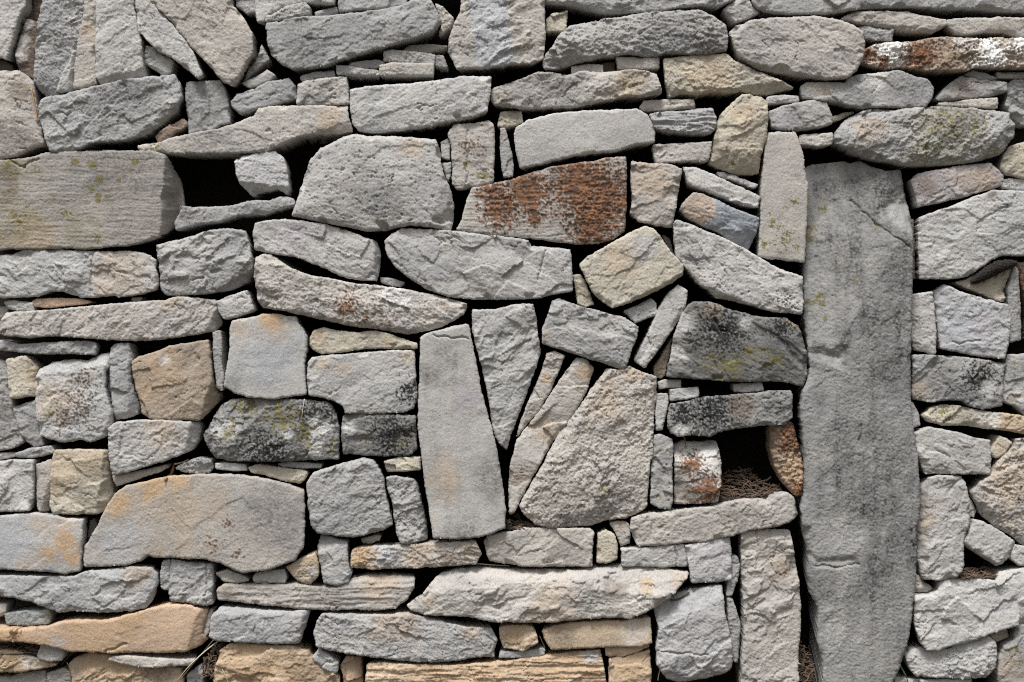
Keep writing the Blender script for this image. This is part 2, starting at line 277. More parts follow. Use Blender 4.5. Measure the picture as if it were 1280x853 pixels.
S('stone', "flat oblong block under the layered block right of the pale bluish slab", "A3 685,702 800,698 965,690 960,740 945,785 860,782 700,790 690,760", 'w', z=1)
S('stone', "tall yellowish six-sided stone with a ledge low across it", "A3 1000,600 1010,560 1060,510 1110,465 1150,460 1210,475 1230,500 1235,580 1230,680 1200,760 1200,840 1100,845 1000,810 960,790 975,720 985,660", 'y', z=9, er=9, dome=4, cut="A3 980,735 1200,720 .35; A3 1000,600 990,850 1.0", st="spot A3 1072,795,12; ochre A3 1120,560,80")
S('slab', "tall narrow cracked slab with yellow green lichen at its foot, left of the pillar", "A4 0,645 130,645 150,700 173,780 B4 170,60 180,130 195,200 190,400 180,590 120,585 60,575 0,573 B3 1237,560 1242,400 1250,200 1266,20 A3 1228,700", 'w', z=3, tex=.7, smooth=1, st="lichen B4 90,480,120; lichen B4 30,400,90; lichen B4 120,290,60; lichen B3 1260,500,60")
S('chip', "brown crumbly bit wedged between two thin chips under the mottled boulder", "A3 446,296 500,289 500,340 449,346", 'n', z=-16, tex=1.5)
# ---- second band
S('stone', "grey rounded block under the sill of the left hole", "B1 790,510 850,495 950,470 1050,435 1150,425 1230,440 1250,500 1268,600 1262,640 1230,690 1150,730 1040,750 840,758 810,730 805,650 795,570", 'g', z=7, er=7, ang=-30, tex=1.3, cut="B1 1040,760 1270,620 .8")
S('slab', "long block half grey, half yellowish, split by a fine crack, at the left edge", "B1 -60,560 0,560 60,555 120,530 300,530 400,540 480,540 680,540 740,555 780,580 780,620 793,700 780,730 700,755 600,765 570,755 450,768 400,765 360,750 310,735 260,735 190,760 100,765 0,768 -60,770", 'G', z=3, st="ochre B1 620,650,190; ochre B1 550,600,110; ochre B1 550,720,110", crk="B1 470,540 455,768", ang=20)
S('chip', "small grey wedge beside the thin tan wedge under the half yellow block", "B1 15,792 60,784 160,797 165,840 100,832 40,822", 'g', z=-2)
S('chip', "thin tan wedge lying under the half yellow block", "B1 157,790 180,777 300,772 390,777 455,790 400,800 300,810 240,818 172,812", 'o', z=-4)
S('chip', "tiny pale chip peeping between the half yellow block and the long rough stone", "B1 642,770 700,768 690,783 662,788", 'w', z=-8)
S('slab', "long rough pale stone running from the left edge to the smooth buff stone", "C1 15,215 25,160 40,130 100,122 250,115 340,105 450,95 540,85 650,77 760,68 830,64 890,47 980,50 1080,65 1090,110 1095,180 1070,215 960,235 850,250 740,262 640,262 540,258 430,248 280,240 160,248 60,240 20,235", 'w', z=7, tex=1.6, ang=-40, cut="C1 1020,235 1085,70 .8", st="ochre C1 850,80,60")
S('chip', "small light block jammed on top of the smooth buff stone", "C1 1085,70 1140,45 1235,15 1250,50 1270,110 1200,140 1120,156 1100,120", 'G', z=3, ang=-20)
S('chip', "sliver of stone at the left edge beside the long rough pale stone", "C1 -60,92 20,94 15,150 5,228 -60,238", 'w', z=-8)
S('slab', "thin flat grey slab at the left edge over the dark gap", "C1 -60,264 20,262 100,285 200,278 300,272 430,268 480,275 485,300 480,333 350,328 200,330 100,320 0,310 -60,305", 'g', z=3)
S('stone', "dark grey upright stone at the left edge", "C1 -60,350 15,365 25,400 40,500 56,560 66,640 86,720 110,770 60,800 0,812 -60,815", 'g', z=-4, st="dark C1 20,650,160; lichen C1 10,770,30", tex=1.3)
S('stone', "buff block with a tan right side beside the left edge stone", "C1 32,360 130,340 150,360 180,400 182,543 150,538 100,550 50,553 40,450", 'y', z=2, cut="C1 150,560 130,340 .7", st="ochre C1 165,430,70")
S('stone', "small grey curved block under the buff block with the tan side", "C1 62,602 110,582 178,560 183,640 193,720 213,785 170,795 130,770 95,720 75,650", 'g', z=-2)
S('stone', "rounded greenish block peppered with brown specks and a ledge on top", "C1 185,450 195,410 260,375 350,360 440,365 500,332 545,327 548,395 530,415 528,500 548,570 567,620 557,690 530,740 460,770 400,755 330,770 260,755 205,735 190,650 185,560", 'G', z=6, er=8, cut="C1 545,385 180,440 .7; C1 500,770 580,600 .7", st="speck C1 400,560,150; speck C1 330,660,120; speck C1 430,640,110; speck C1 430,460,110; lichen C1 250,620,70; ochre C1 290,560,120; dark C1 400,440,60")
S('chip', "thin dark sliver squeezed beside the brown-speckled round block", "C1 533,412 550,402 550,470 550,548 535,500", 'g', z=-8)
S('stone', "narrow upright stone between the speckled block and the brown block", "C1 557,300 580,282 645,275 658,330 652,400 657,470 686,590 680,630 640,650 580,658 565,580 557,480 552,400", 'g', z=3, tex=1.2, cut="C1 640,660 650,275 .8; C1 560,625 700,615 .5")
S('stone', "brown sandy-faced block with a dark cut corner", "C1 664,370 700,345 790,320 860,290 960,275 1040,262 1053,330 1062,430 1072,510 1087,560 1050,600 1000,663 920,655 830,660 750,650 714,625 707,560 687,500 672,430", 'br', z=6, cut="C1 995,670 1062,430 1.2", st="white C1 830,360,30; ochre C1 800,420,150", tex=.8)
S('chip', "thin upright sliver between the brown block and the smooth buff stone", "C1 1065,225 1098,212 1108,280 1106,380 1118,450 1113,513 1087,500 1077,420 1067,320", 'g', z=0)
S('stone', "smooth buff grey stone with an orange stained top and a tiny hole", "C1 1155,190 1165,165 1280,147 C2 40,132 130,137 205,150 220,190 254,240 254,300 241,380 246,450 254,530 200,538 100,555 0,548 C1 1230,540 1180,525 1125,490 1140,400 1155,300", 'G', z=6, tex=.5, smooth=1, tl=.97, st="orange C2 80,160,70; ochre C2 90,170,120; ochre C1 1200,200,70; blue C2 205,240,40; dark C2 33,258,7; dark C1 1160,490,60; blue C2 60,330,150", cut="C2 262,330 215,150 .8")
S('slab', "flat pale buff stone lying on the stone with black specks", "C2 270,250 290,215 340,202 400,217 500,225 600,217 680,235 740,260 805,280 808,303 690,303 620,300 560,303 480,313 400,323 330,328 285,310 270,285", 'y', z=4, st="ochre C2 320,240,60; ochre C2 660,265,50")
S('stone', "pale notched block with a cluster of black specks at its right end", "C2 266,372 284,349 400,337 520,327 700,314 788,314 793,350 798,450 804,560 786,600 740,620 600,626 450,623 440,590 400,563 340,548 271,533 262,450", 'G', z=7, tex=.8, st="black C2 765,520,75; ochre C2 340,365,60; ochre C2 430,395,50; ochre C2 770,340,50", ang=-30)
S('stone', "dark charcoal oblong stone with green flecks under the black-specked block", "C2 440,640 500,632 640,634 720,637 798,642 800,740 802,805 770,835 640,840 540,833 440,828 430,760 430,700", 'd', z=3, st="lichen C2 555,740,35; lichen C2 730,770,45; white C2 460,700,40; black C2 680,740,150; lichen C2 520,800,35")
S('stone', "dark boulder patched with green moss and pale scars, beside the speckled blocks", "D1 1020,90 1060,20 1100,-50 1160,-80 1280,-86 D2 60,-86 240,-78 370,-68 398,-10 416,60 412,150 412,213 320,216 160,223 0,226 D1 1180,226 1080,213 1050,170 1025,120", 'd', z=5, er=9, dome=4, tex=1.3, tl=1.15, st="moss D2 130,0,130; moss D2 250,80,80; moss D2 385,150,50; moss D2 260,150,50; moss D1 1230,-40,90; white D2 320,50,75; white D2 170,90,40; white D1 1130,60,90; white D2 310,170,60; moss D1 1150,80,70; black D2 60,180,140; dark D2 200,120,250; black D2 300,0,120; dark D1 1150,120,160")
S('stone', "rough pale block with a dark chamfer at its right, above the cracked flake", "D1 552,60 582,35 700,20 860,24 985,32 995,60 985,130 955,170 900,195 820,225 740,248 640,278 570,293 554,200 550,120", 'G', z=7, tex=1.3, ang=-35, cut="D1 925,200 955,30 1.0", st="ochre D1 830,80,120")
S('chip', "flat flake tucked under the rough pale block", "D1 558,302 620,292 720,274 830,248 833,260 780,285 700,310 580,353 567,330", 'w', z=-4)
S('chip', "small glinting grey chip left of the green mossy boulder's foot", "D1 872,265 920,237 990,210 1048,225 1058,260 1040,283 980,290 920,283", 'g', z=-4, tex=1.8)
S('chip', "flat pale strip under the green mossy boulder", "D1 1073,240 1120,238 1222,246 1230,273 1160,275 1080,265", 'G', z=-4)
S('chip', "long buff wedge lying on the big stained plate stone", "D1 1242,260 1280,246 D2 40,248 100,260 200,272 250,282 253,292 235,323 215,340 150,328 60,299 0,289 D1 1255,280", 'y', z=-3)
S('chip', "thin dark splinter above the long buff wedge", "D2 103,244 160,234 260,239 322,246 318,261 200,261 132,255", 'g', z=-6)
S('slab', "big plate stone stained orange at its top and flecked with red", "D1 425,660 470,590 500,540 540,450 580,390 640,350 740,325 850,302 1000,292 1160,292 1280,304 D2 60,317 170,342 240,372 248,450 248,550 243,650 200,713 130,738 60,763 0,768 D1 1220,778 1170,755 1100,725 1040,710 920,705 780,700 740,690 710,720 640,740 560,745 430,750 422,700", 'w', z=10, tex=.9, smooth=1, grain=1.4, tl=.92, st="ochre D1 900,450,260; dark D2 100,500,200; orange D1 760,350,110; orange D1 600,430,70; orange D1 900,320,70; ochre D1 780,380,180; ochre D1 920,330,130; ochre D1 620,430,130; ochre D1 800,670,60; redspeck D1 1070,620,90; redspeck D1 1150,530,70; redspeck D1 1200,680,70; blue D1 700,560,100; blue D1 600,640,110", ang=-35)
S('stone', "pale grey rectangular block at the left edge", "D1 -60,235 0,230 60,220 172,222 172,300 168,400 153,470 60,475 0,478 -60,480", 'G', z=4)
S('stone', "narrow upright grey stone beside the left edge rectangular block", "D1 182,245 250,220 260,240 253,340 248,420 233,478 197,473 182,420", 'w', z=0, cut="D1 200,480 255,300 .9")
S('stone', "orange buff block with a sandy face beside the big stained plate", "D1 267,215 282,172 400,167 538,172 543,250 548,340 552,400 518,470 490,488 400,490 272,483 257,430 262,330", 'y', z=6, cut="D1 485,500 530,170 1.1", st="ochre D1 330,250,150; ochre D1 300,330,110; dark D1 420,370,70; ochre D1 480,220,90")
S('chip', "thin flat chip on top of the narrow upright stone near the left edge", "D1 77,190 140,167 255,150 273,180 220,198 160,208 82,206", 'g', z=0)
S('chip', "small grey sliver at the left edge on the pale rectangular block", "D1 -60,192 68,190 73,203 0,218 -60,223", 'g', z=-4)
S('stone', "pale block washed with orange at the left edge", "D1 -60,507 0,502 80,492 170,486 260,494 340,512 423,517 418,600 413,700 408,770 340,783 230,773 120,768 0,760 -60,758", 'G', z=7, tex=.9, smooth=1, st="orange D1 340,620,75; orange D1 250,690,60; orange D1 370,710,60; ochre D1 330,600,120; ochre D1 360,720,90; ochre D1 240,690,80; ochre D1 130,735,50; ochre D1 230,540,80; blue D1 80,650,140")
S('chip', "small dark stone in the gap between the orange block and the big plate", "D1 427,535 448,525 462,560 438,605 419,620", 'd', z=-18)

# ---- centre
S('stone', "big pale boulder with a pitted rounded face at the centre top", "A2 425,675 470,660 600,667 740,672 870,687 888,720 897,790 B2 922,90 938,150 978,250 987,310 982,390 972,433 900,420 780,408 700,420 640,433 560,438 480,420 400,405 300,385 185,360 210,290 240,180 280,80 330,30 390,2", 'G', z=14, er=11, dome=6, tex=.7, st="dark B2 560,230,190; dark B2 640,350,120; ochre A2 760,720,80; lichen B2 535,180,30", pit=1, cut="B2 870,440 960,90 .35")
S('chip', "tiny pale chip in the joint right of the big boulder, upper one", "A2 897,690 930,670 937,700 937,772 902,763", 'G', z=-4)
S('chip', "tiny grey chip in the joint right of the big boulder, lower one", "A2 905,790 943,787 943,830 B2 968,160 958,186 945,140 932,100", 'g', z=-4)
S('stone', "upright stone with black and green flecks right of the big boulder", "A2 932,650 960,607 1060,602 1130,590 1153,610 1155,700 1152,790 B2 1187,190 1130,210 1060,220 1002,228 982,200 987,120 977,60 A2 952,730", 'w', z=4, st="speck A2 1040,720,100; moss B2 1150,170,55; lichen B2 1060,100,40; dark A2 1100,760,60", crk="A2 1020,640 B2 1055,190")
S('chip', "slim upright splinter left of the rusty stone's top", "A2 1187,625 1205,620 1225,690 1238,745 A3 6,800 B3 5,160 B2 1240,163 1230,120 1222,30", 'g', z=-2)
S('chip', "small greenish square stone over the slim splinter", "A2 1187,542 1238,537 A3 45,537 50,588 20,603 0,608 A2 1215,618 1172,613 1177,570", 'y', z=-6, st="dark A3 10,570,50; lichen A2 1210,580,40")
S('stone', "rusty red-brown streaked stone right of the big boulder", "B2 1005,430 1030,380 1055,290 1080,225 1140,215 1280,182 B3 60,160 200,120 340,100 400,95 480,75 565,70 568,150 568,300 558,440 500,480 430,498 340,503 240,493 100,473 0,463 B2 1180,458 1080,443", 'w', z=8, lay=1, tl=.9, smooth=1, st="rust B3 80,250,130; rust B3 350,200,190; rust B3 450,300,190; rust B3 400,420,130; rust B2 1180,240,90; rust B2 1220,330,110; rust B3 110,370,50; brown B3 400,260,260; brown B3 60,250,150", cut="B2 1010,440 1060,240 0", tex=1.1)
S('slab', "long smooth grey slab with a cracked right end under the rusty stone", "B2 645,490 680,455 730,427 880,432 1000,442 1140,457 1280,474 B3 80,487 95,515 190,522 290,532 295,600 298,680 302,735 220,750 120,773 0,776 B2 1100,778 960,763 860,728 780,678 700,618 660,558", 'g', z=8, er=7, ang=25, tl=1.1, st="black B3 245,632,12; lichen B2 1200,763,25", crk="B3 165,540 130,680", tex=.9)
S('stone', "grey faceted block with a dark right side under the big boulder", "B2 0,400 60,387 150,382 250,392 350,407 460,437 540,470 603,490 618,540 614,620 602,683 500,678 420,658 340,618 260,588 200,563 100,553 0,528 -8,450", 'G', z=7, ang=30, cut="B2 590,690 590,480 1.2", st="lav B2 200,450,120", tex=1.1)
S('chip', "small dark chip between the faceted block and the boat-shaped stone", "B2 617,667 670,672 738,692 718,713 660,703 622,690", 'g', z=-12)
S('slab', "long boat-shaped stone with a patch of rusty specks", "B2 10,570 40,554 80,557 130,592 190,632 280,662 400,682 500,702 610,712 760,732 930,767 1055,800 C2 1052,100 1038,130 980,168 900,203 760,232 640,208 500,193 380,168 270,143 150,113 40,98 20,70 B2 5,700 2,650", 'w', z=11, er=7, cut="C2 20,95 1000,235 .0; C2 20,85 760,205 .6; C2 760,205 1060,120 .5; C2 930,15 560,-40 .5", st="rustspeck C2 460,90,110; speck C2 640,120,140; white C2 700,30,110; ochre C2 940,95,25; rustspeck C2 540,140,60")
S('chip', "narrow lichen-flecked chip left of the yellowish pentagon stone", "B3 307,657 340,654 363,690 393,760 409,803 370,813 332,798 317,720", 'y', z=0, st="moss B3 325,720,25; lichen B3 370,740,30")
S('stone', "yellowish five-sided stone standing on its point at the centre", "B3 337,605 380,567 500,497 600,442 660,417 700,427 740,472 780,532 852,610 847,658 790,698 690,748 600,788 500,820 450,790 400,740 370,680", 'y', z=11, st="ochre B3 560,600,120; ochre B3 520,560,80; blue B3 640,540,100", cut="B3 490,830 860,640 1.0", ang=-40)
S('stone', "buff block with a chipped corner right of the rusty stone", "B3 600,87 680,102 780,102 848,127 843,170 833,230 818,300 798,418 740,408 640,388 592,350 602,280 597,170", 'w', z=3, st="speck B3 692,268,12; ochre B3 690,200,120", cut="B3 680,400 820,300 .25")
S('slab', "long wedge tilted down to the right above the glossy blue stone", "B3 858,120 920,120 1000,152 1100,202 1180,237 1237,265 1224,323 1140,303 1030,258 920,218 880,198", 'G', z=3, ang=25)
S('chip', "thin tilted splinter under the six-sided yellowish stone", "B3 1030,142 1060,140 1150,172 1230,205 1218,220 1130,188 1040,158", 'G', z=-4)
S('stone', "glossy blue grey flint-like stone with a sandy left end", "B3 838,330 850,300 905,247 960,260 1020,282 1120,332 1230,375 1223,440 1188,528 1100,488 1020,433 950,410 880,368", 'bl', z=5, flint=1, st="tan B3 925,330,95", cut="B3 1000,420 1230,440 .6")
S('slab', "large pale wedge sloping down to the right, left of the pillar", "B3 807,400 820,382 900,412 1000,452 1080,487 1180,542 1280,602 B4 60,632 163,667 163,730 167,800 C4 167,60 158,130 60,123 0,113 C3 1200,88 1100,63 1020,48 980,10 B3 920,690 870,620 820,558 812,480", 'G', z=9, ang=30, tex=.9, st="dark B3 900,600,60; lichen B3 930,640,50; pit B4 70,790,60", cut="C3 900,-60 1290,130 .5", pit=1)
S('stone', "dark lichen-covered trapezoid stone above the litter hole", "C3 880,85 905,72 990,74 1080,107 1200,142 1280,152 C4 80,152 140,192 168,260 187,350 187,430 168,488 100,473 0,463 C3 1180,466 1000,460 860,448 770,443 790,350 810,240 840,150", 'd', z=8, er=7, tl=.95, tex=.9, st="black C3 1050,210,170; dark C3 1000,330,230; dark C4 60,300,150; lichen C3 970,390,90; lichen C3 1200,330,100; moss C3 1080,400,110; ochre C3 1000,110,50; ochre C4 110,180,40; moss C4 20,360,80; white C3 850,180,70; black C4 60,200,80; white C3 1160,180,40; white C3 820,330,60", ang=30)
S('chip', "brown rough stone set back left of the dark trapezoid", "C3 798,268 806,250 788,345 770,440 750,453 720,440 717,410 760,330", 'br', z=-14)
S('slab', "slim diagonal slab leaning on the dark trapezoid", "B3 830,707 876,737 868,800 C3 843,145 798,210 738,300 678,375 663,400 612,365 622,340 662,270 702,180 742,90 792,20", 'G', z=2, ang=-60)
S('chip', "small light chip caught between the pentagon stone and the slim diagonal slab", "C3 560,115 620,92 700,54 718,77 726,130 690,148 620,173 592,150", 'G', z=-2, cut="C3 725,60 560,118 .8", tex=1.4)
S('slab', "pale grey oblong tilted block over the V of upright wedges", "C3 152,200 182,130 202,67 235,57 330,92 440,122 560,152 630,197 618,250 598,300 568,393 550,406 450,373 370,348 260,313 152,278", 'g', z=9, tl=1.12, st="ochre C3 170,240,30", ang=20, cut="C3 140,265 560,395 .6")
S('slab', "pointed grey wedge, point down, beside the tall pale slab", "C2 1082,112 1100,110 1190,112 1280,90 C3 60,82 103,84 118,150 128,240 142,310 118,400 88,480 48,590 8,692 C2 1268,740 1255,806 1217,778 1187,708 1162,540 1137,420 1102,290 1082,200", 'G', z=5, ang=-45, tl=.95, tex=1.2, cut="C3 -50,780 110,310 .3")
S('chip', "thin splinter inside the V of wedges, slimmest of them", "C3 177,330 210,317 262,340 238,400 188,520 128,620 58,700 24,748 47,660 92,550 142,440", 'w', z=0, st="tan C3 175,455,30", cut="C3 30,750 180,330 0")
S('slab', "long tan leaning wedge in the V, left of the big fan slab", "C3 325,347 375,362 408,402 393,450 368,520 318,610 268,680 208,760 D3 148,220 98,310 38,420 8,480 -12,488 D2 1264,380 1272,250 D3 20,140 C3 27,760 82,690 152,600 222,490 272,420", 'w', z=3, st="ochre C3 160,700,80; ochre D3 60,300,70; tan C3 370,420,50", cut="C3 370,540 378,350 .6")
S('slab', "big rough slab spreading at the right of the V, dark at its foot", "C3 475,405 530,412 580,392 650,422 718,442 720,522 708,620 703,720 698,850 D3 688,220 678,340 670,450 640,478 570,508 480,518 400,543 300,548 200,558 120,543 60,488 37,448 92,350 152,250 202,150 C3 242,720 322,620 402,500", 'w', z=8, tex=1.2, sty='rough', ang=-50, st="dark D3 300,470,170; dark D3 480,430,110; lichen D3 440,365,35; ochre C3 600,420,60; lichen D3 480,365,25; ochre C3 480,560,120", cut="D3 100,480 690,440 .25; C3 490,410 215,850 .5", pit=1)
S('slab', "tall pale upright slab, smooth faced, at the centre of the wall", "C2 825,250 850,232 960,202 1050,182 1063,187 1073,250 1098,360 1118,480 1148,600 1178,700 1198,790 D2 1213,230 1233,350 1248,460 1243,553 1200,573 1120,598 1000,608 892,603 872,480 847,320 827,150 C2 814,700 817,560 824,400", 'G', z=12, er=6, tex=.45, smooth=1, tl=.93, st="dark C2 860,420,70; dark C2 950,330,90; dark D2 1180,300,120; ochre D2 930,300,120; dark D2 1050,570,80; lav C2 1050,550,70", streak=.22, crk="C2 890,240 1060,255")
S('stone', "round-shouldered rough grey block right of the big stained plate", "D2 260,330 290,282 400,247 470,227 540,210 588,222 623,270 638,310 648,380 663,450 683,540 640,563 560,588 490,600 400,593 310,583 282,540 267,450", 'g', z=11, er=8, tex=1.3, sty='fine', ang=-30, tl=1.1, cut="D2 600,235 400,240 .5")
S('stone', "narrow upright grey block between the round-shouldered block and the tall pale slab", "D2 652,310 690,302 790,317 808,360 828,450 848,560 852,618 800,628 730,636 712,600 697,530 682,420 662,370", 'g', z=4, tex=1.2, cut="D2 830,640 780,310 .8")
S('chip', "small buff block under the dark charcoal oblong stone", "D2 642,227 720,210 818,207 822,270 740,276 657,280 647,255", 'y', z=0)
S('chip', "small rough grey lump in the gap right of the yellowish five-sided stone", "B3 764,452 797,472 812,545 785,525", 'g', z=-18, tl=.6, tex=1.6)
S('chip', "dark narrow strip of stone set back between the pillar and the wide flat slab", "B4 724,376 744,373 747,500 750,672 729,676", 'n', z=-14, tl=1.2)
# ---- around the litter hole and the pillar
S('chip', "small light chip under the dark trapezoid's left corner", "C3 737,475 760,464 846,462 846,498 790,498 740,506", 'G', z=-6)
S('chip', "pale rectangular chip standing on the dark speckled lintel", "C3 792,510 930,499 933,543 870,556 792,563", 'G', z=0)
S('chip', "small light chip at the right, between the trapezoid and the dark lintel", "C3 1114,484 1250,475 1260,513 1160,520 1117,520", 'G', z=-4)
S('slab', "dark speckled lintel stone over the litter hole", "C3 777,640 792,582 860,572 960,547 1100,537 1280,522 C4 0,517 110,514 116,540 116,648 88,678 0,683 C3 1200,690 1060,708 980,743 920,733 830,738 792,723 777,690", 'd', z=8, tex=1.6, tl=1.35, st="black C3 1000,620,160; white C3 840,720,40; black C3 850,630,90; brown C3 1150,580,90; dark C4 50,600,80", pit=1)
S('chip', "slim upright chip left of the dark speckled lintel", "C3 724,532 778,530 780,570 768,640 748,708 722,713 720,620", 'G', z=0)
S('stone', "narrow upright stone with green lichen left of the white-topped block", "D3 710,97 740,94 798,115 805,180 797,300 802,430 788,463 742,460 695,438 697,300", 'g', z=3, st="lichen D3 745,410,50; lichen D3 745,190,40; dark D3 750,300,60", pit=1)
S('stone', "block with a white top and broken brown face on the left of the litter hole", "D3 815,150 860,132 960,137 1023,130 1038,180 1042,240 1037,340 1025,428 900,438 818,438 817,300", 'w', z=3, tex=1.8, cut="D3 1040,240 800,230 .7", st="white D3 930,190,120; rust D3 900,240,60; brown D3 900,380,120; rust D3 980,360,80; blue D3 910,310,60; white D3 1000,290,50", flint=1)
S('stone', "rusty crusted stone on the right of the litter hole", "C4 20,692 60,692 110,670 128,690 143,760 160,830 D4 168,250 162,398 132,398 82,338 42,250 22,160", 'rs', z=2, tex=1.8, cut="D4 60,60 125,400 .9", st="rust C4 110,720,60; rust D4 110,120,70; tan D4 130,260,80; rust D4 145,370,60", rockdust=1)
S('slab', "long slab forming the sill of the litter hole", "D3 597,515 650,492 760,482 900,462 1000,452 1100,427 1200,414 1280,422 D4 30,400 90,382 123,410 143,490 100,525 30,553 0,553 D3 1200,563 1100,593 960,623 850,630 740,643 627,648 607,605 592,560", 'w', z=7, tex=1.3, st="lichen D3 740,550,40; dark D3 1100,500,90", ang=-30)
S('chip', "small buff block left end of the sill, beside the little upright block", "D3 492,537 540,532 580,537 588,580 588,638 547,650 532,610", 'w', z=-2, st="ochre D3 550,550,30")
S('chip', "little upright buff block under the big fan slab", "D3 432,592 470,572 508,592 526,640 523,713 470,736 427,733 430,660", 'y', z=2, er=6)
S('slab', "flat pale oblong block with a hairline crack under the sill", "D3 547,665 620,662 740,652 858,642 868,690 877,748 760,756 680,750 552,750", 'G', z=3, crk="D3 815,650 825,755")
S('stone', "flat rectangular block under the V of wedges", "D2 1142,625 1160,602 1240,582 1280,580 D3 60,562 190,562 280,562 390,564 406,580 398,660 398,748 250,750 100,750 0,743 D2 1230,733 1167,723 1152,680", 'w', z=4, tex=1.1, ang=-30)
S('stone', "blue grey square block right of the hairline-cracked block", "D3 867,647 950,632 1085,607 1093,680 1093,820 1000,828 897,830 887,750", 'b', z=5, tl=1.1, st="lav D3 1050,700,80")
S('chip', "thin upright splinter right of the blue grey square block, upper one", "E3 1102,227 1125,222 1143,270 1128,350 1100,418 1077,423 1087,340 1102,290", 'g', z=-4)
S('chip', "thin upright splinter right of the big blue slab, lower one", "E3 1082,432 1105,442 1143,560 1138,680 1128,763 1112,750 1097,640 1087,540", 'g', z=-4)
S('slab', "tall pale rough slab standing left of the pillar", "E3 1147,100 1240,92 1280,90 E4 60,90 106,92 118,150 138,250 156,400 163,480 158,640 148,700 148,850 143,920 0,920 E3 1147,920 1147,750 1162,560 1157,430 1152,300", 'w', z=5, tex=1.3, st="brown E4 70,310,70; ochre E4 40,270,60", ang=-30)
S('slab', "huge tall grey slab standing like a pillar at the right", "B4 190,117 240,97 400,80 430,92 480,80 540,112 600,132 678,127 693,220 713,300 716,400 712,480 C4 708,0 703,200 698,400 698,570 D4 718,100 733,200 746,380 743,480 728,560 726,700 E4 718,380 703,500 688,620 658,720 628,800 600,853 580,920 262,920 264,745 242,650 237,560 242,470 207,400 192,300 197,200 172,100 D4 167,560 155,450 175,380 172,200 162,60 C4 152,600 167,520 202,430 207,395 197,250 187,160 B4 192,700 202,500 207,330 202,200", 'pl', z=14, er=8, tex=1.2, smooth=1, grain=1.9, streak=.42, crk="B4 430,280 540,400 700,520; E4 215,262 320,262 440,250; D4 460,40 440,120", st="white B4 630,360,60; dark B4 640,620,170; dark C4 620,420,170; dark D4 600,250,190; dark E4 640,120,170; dark B4 400,600,190; dark B4 520,300,190; dark C4 560,200,180; dark D4 400,150,180; dark D4 530,420,170; dark E4 520,330,190; dark B4 300,250,110; spot B4 220,260,14; spot B4 225,470,16; spot B4 535,420,14; spot B4 430,690,12; spot B4 265,750,13; spot C4 270,85,14; spot C4 285,155,14; spot C4 205,65,14; lichen B4 230,420,70; lichen B4 300,300,70; lichen C4 260,60,70; white C4 345,350,40; white B4 490,590,50; white D4 390,600,110; white E4 380,290,60; white D4 250,200,70; white B4 320,310,40; white E4 300,600,160; lichen B4 690,210,30; white D4 120,0,60", cut="B4 715,480 530,330 & B4 530,345 610,130 .6; E4 215,120 240,600 & D4 100,540 300,540 .9; D4 460,742 200,757 & D4 100,690 300,685 & D4 205,900 205,300 & D4 450,300 450,900 .4; C4 385,425 190,350 & C4 150,300 400,280 & C4 400,200 400,500 .6; C4 240,430 160,560 .35")
S('slab', "wide flat grey slab right of the pillar's top", "B4 750,370 820,347 940,302 1040,262 1120,237 1280,242 1360,242 1360,558 1240,558 1160,558 1100,588 1040,628 1000,658 900,678 754,673 747,500", 'G', z=8, ang=-10, tl=.98, st="brown B4 1110,258,30")
S('slab', "purplish grey tapered block on the wide flat slab beside the pillar", "B4 722,182 750,152 850,132 960,112 1108,97 1138,130 1168,160 1163,210 1080,233 960,268 880,288 750,316 737,240", 'lv', z=4, st="ochre B4 1040,180,110; brown B4 780,220,60", cut="B4 768,150 750,320 .6")
S('stone', "buff stone at the right edge under the oval green stone", "B4 1165,120 1180,60 1210,12 1280,-8 1360,-18 1360,178 1270,168 1190,148", 'y', z=0)
S('chip', "thin pale wedge at the right edge on the wide flat slab", "B4 1174,182 1220,174 1360,182 1360,232 1280,228 1177,217", 'G', z=-4)
S('chip', "buff triangular stone under the dark crumbly moss at the right", "B4 942,692 1000,682 1060,642 1120,640 1180,642 1213,615 1222,640 1198,700 1183,793 1120,768 1040,733", 'y', z=-4, tex=1.4)
S('chip', "thin upright splinter near the right edge, right of the buff triangle", "B4 1237,610 1255,627 1268,760 1273,850 C4 1276,258 1217,273 1214,150 1207,50 B4 1207,720 1222,680", 'g', z=-4, cut="B4 1250,850 1240,610 .5")
S('chip', "reddish brown upright stone at the right edge", "B4 1255,592 1360,592 1360,850 C4 1360,268 1290,263 1288,100 B4 1280,700 1266,630", 'br', z=-6, st="rust B4 1300,700,90")
S('stone', "blue grey slab-faced block with a chipped left edge right of the pillar", "B4 837,740 882,707 960,742 1060,772 1188,807 1198,850 C4 1203,160 1188,290 1173,353 1060,343 960,323 862,303 852,200 847,120 837,20", 'b', z=7, tl=1.1, ang=-20, st="blue C4 1000,200,150; lav C4 1060,200,80", cut="C4 905,60 872,310 .6", crk="C4 920,270 1050,265")
S('stone', "narrow light block standing against the pillar's right side", "C4 717,32 818,22 828,100 838,220 836,330 800,323 742,308 717,250", 'G', z=2, cut="C4 750,20 770,320 .9")
S('stone', "dark mottled stone right of the pillar with a black sooty middle", "C4 720,337 820,337 960,347 1080,362 1188,384 1168,420 1163,500 1163,588 1070,605 1000,588 970,563 900,558 820,570 727,558", 'g', z=5, tl=.9, st="dark C4 870,430,110; black C4 1060,450,110; dark C4 1000,540,100; ochre C4 750,500,50; lichen C4 1170,405,18; white C4 1090,500,50; dark C4 1130,560,60")
S('stone', "mottled grey stone at the right edge beside the sooty stone", "C4 1184,400 1198,337 1280,332 1360,332 1360,637 1280,632 1230,588 1175,568 1174,500", 'g', z=4, st="ochre C4 1230,540,50; dark C4 1250,440,90; white C4 1260,555,20; lichen C4 1220,380,40; dark C4 1220,560,60")
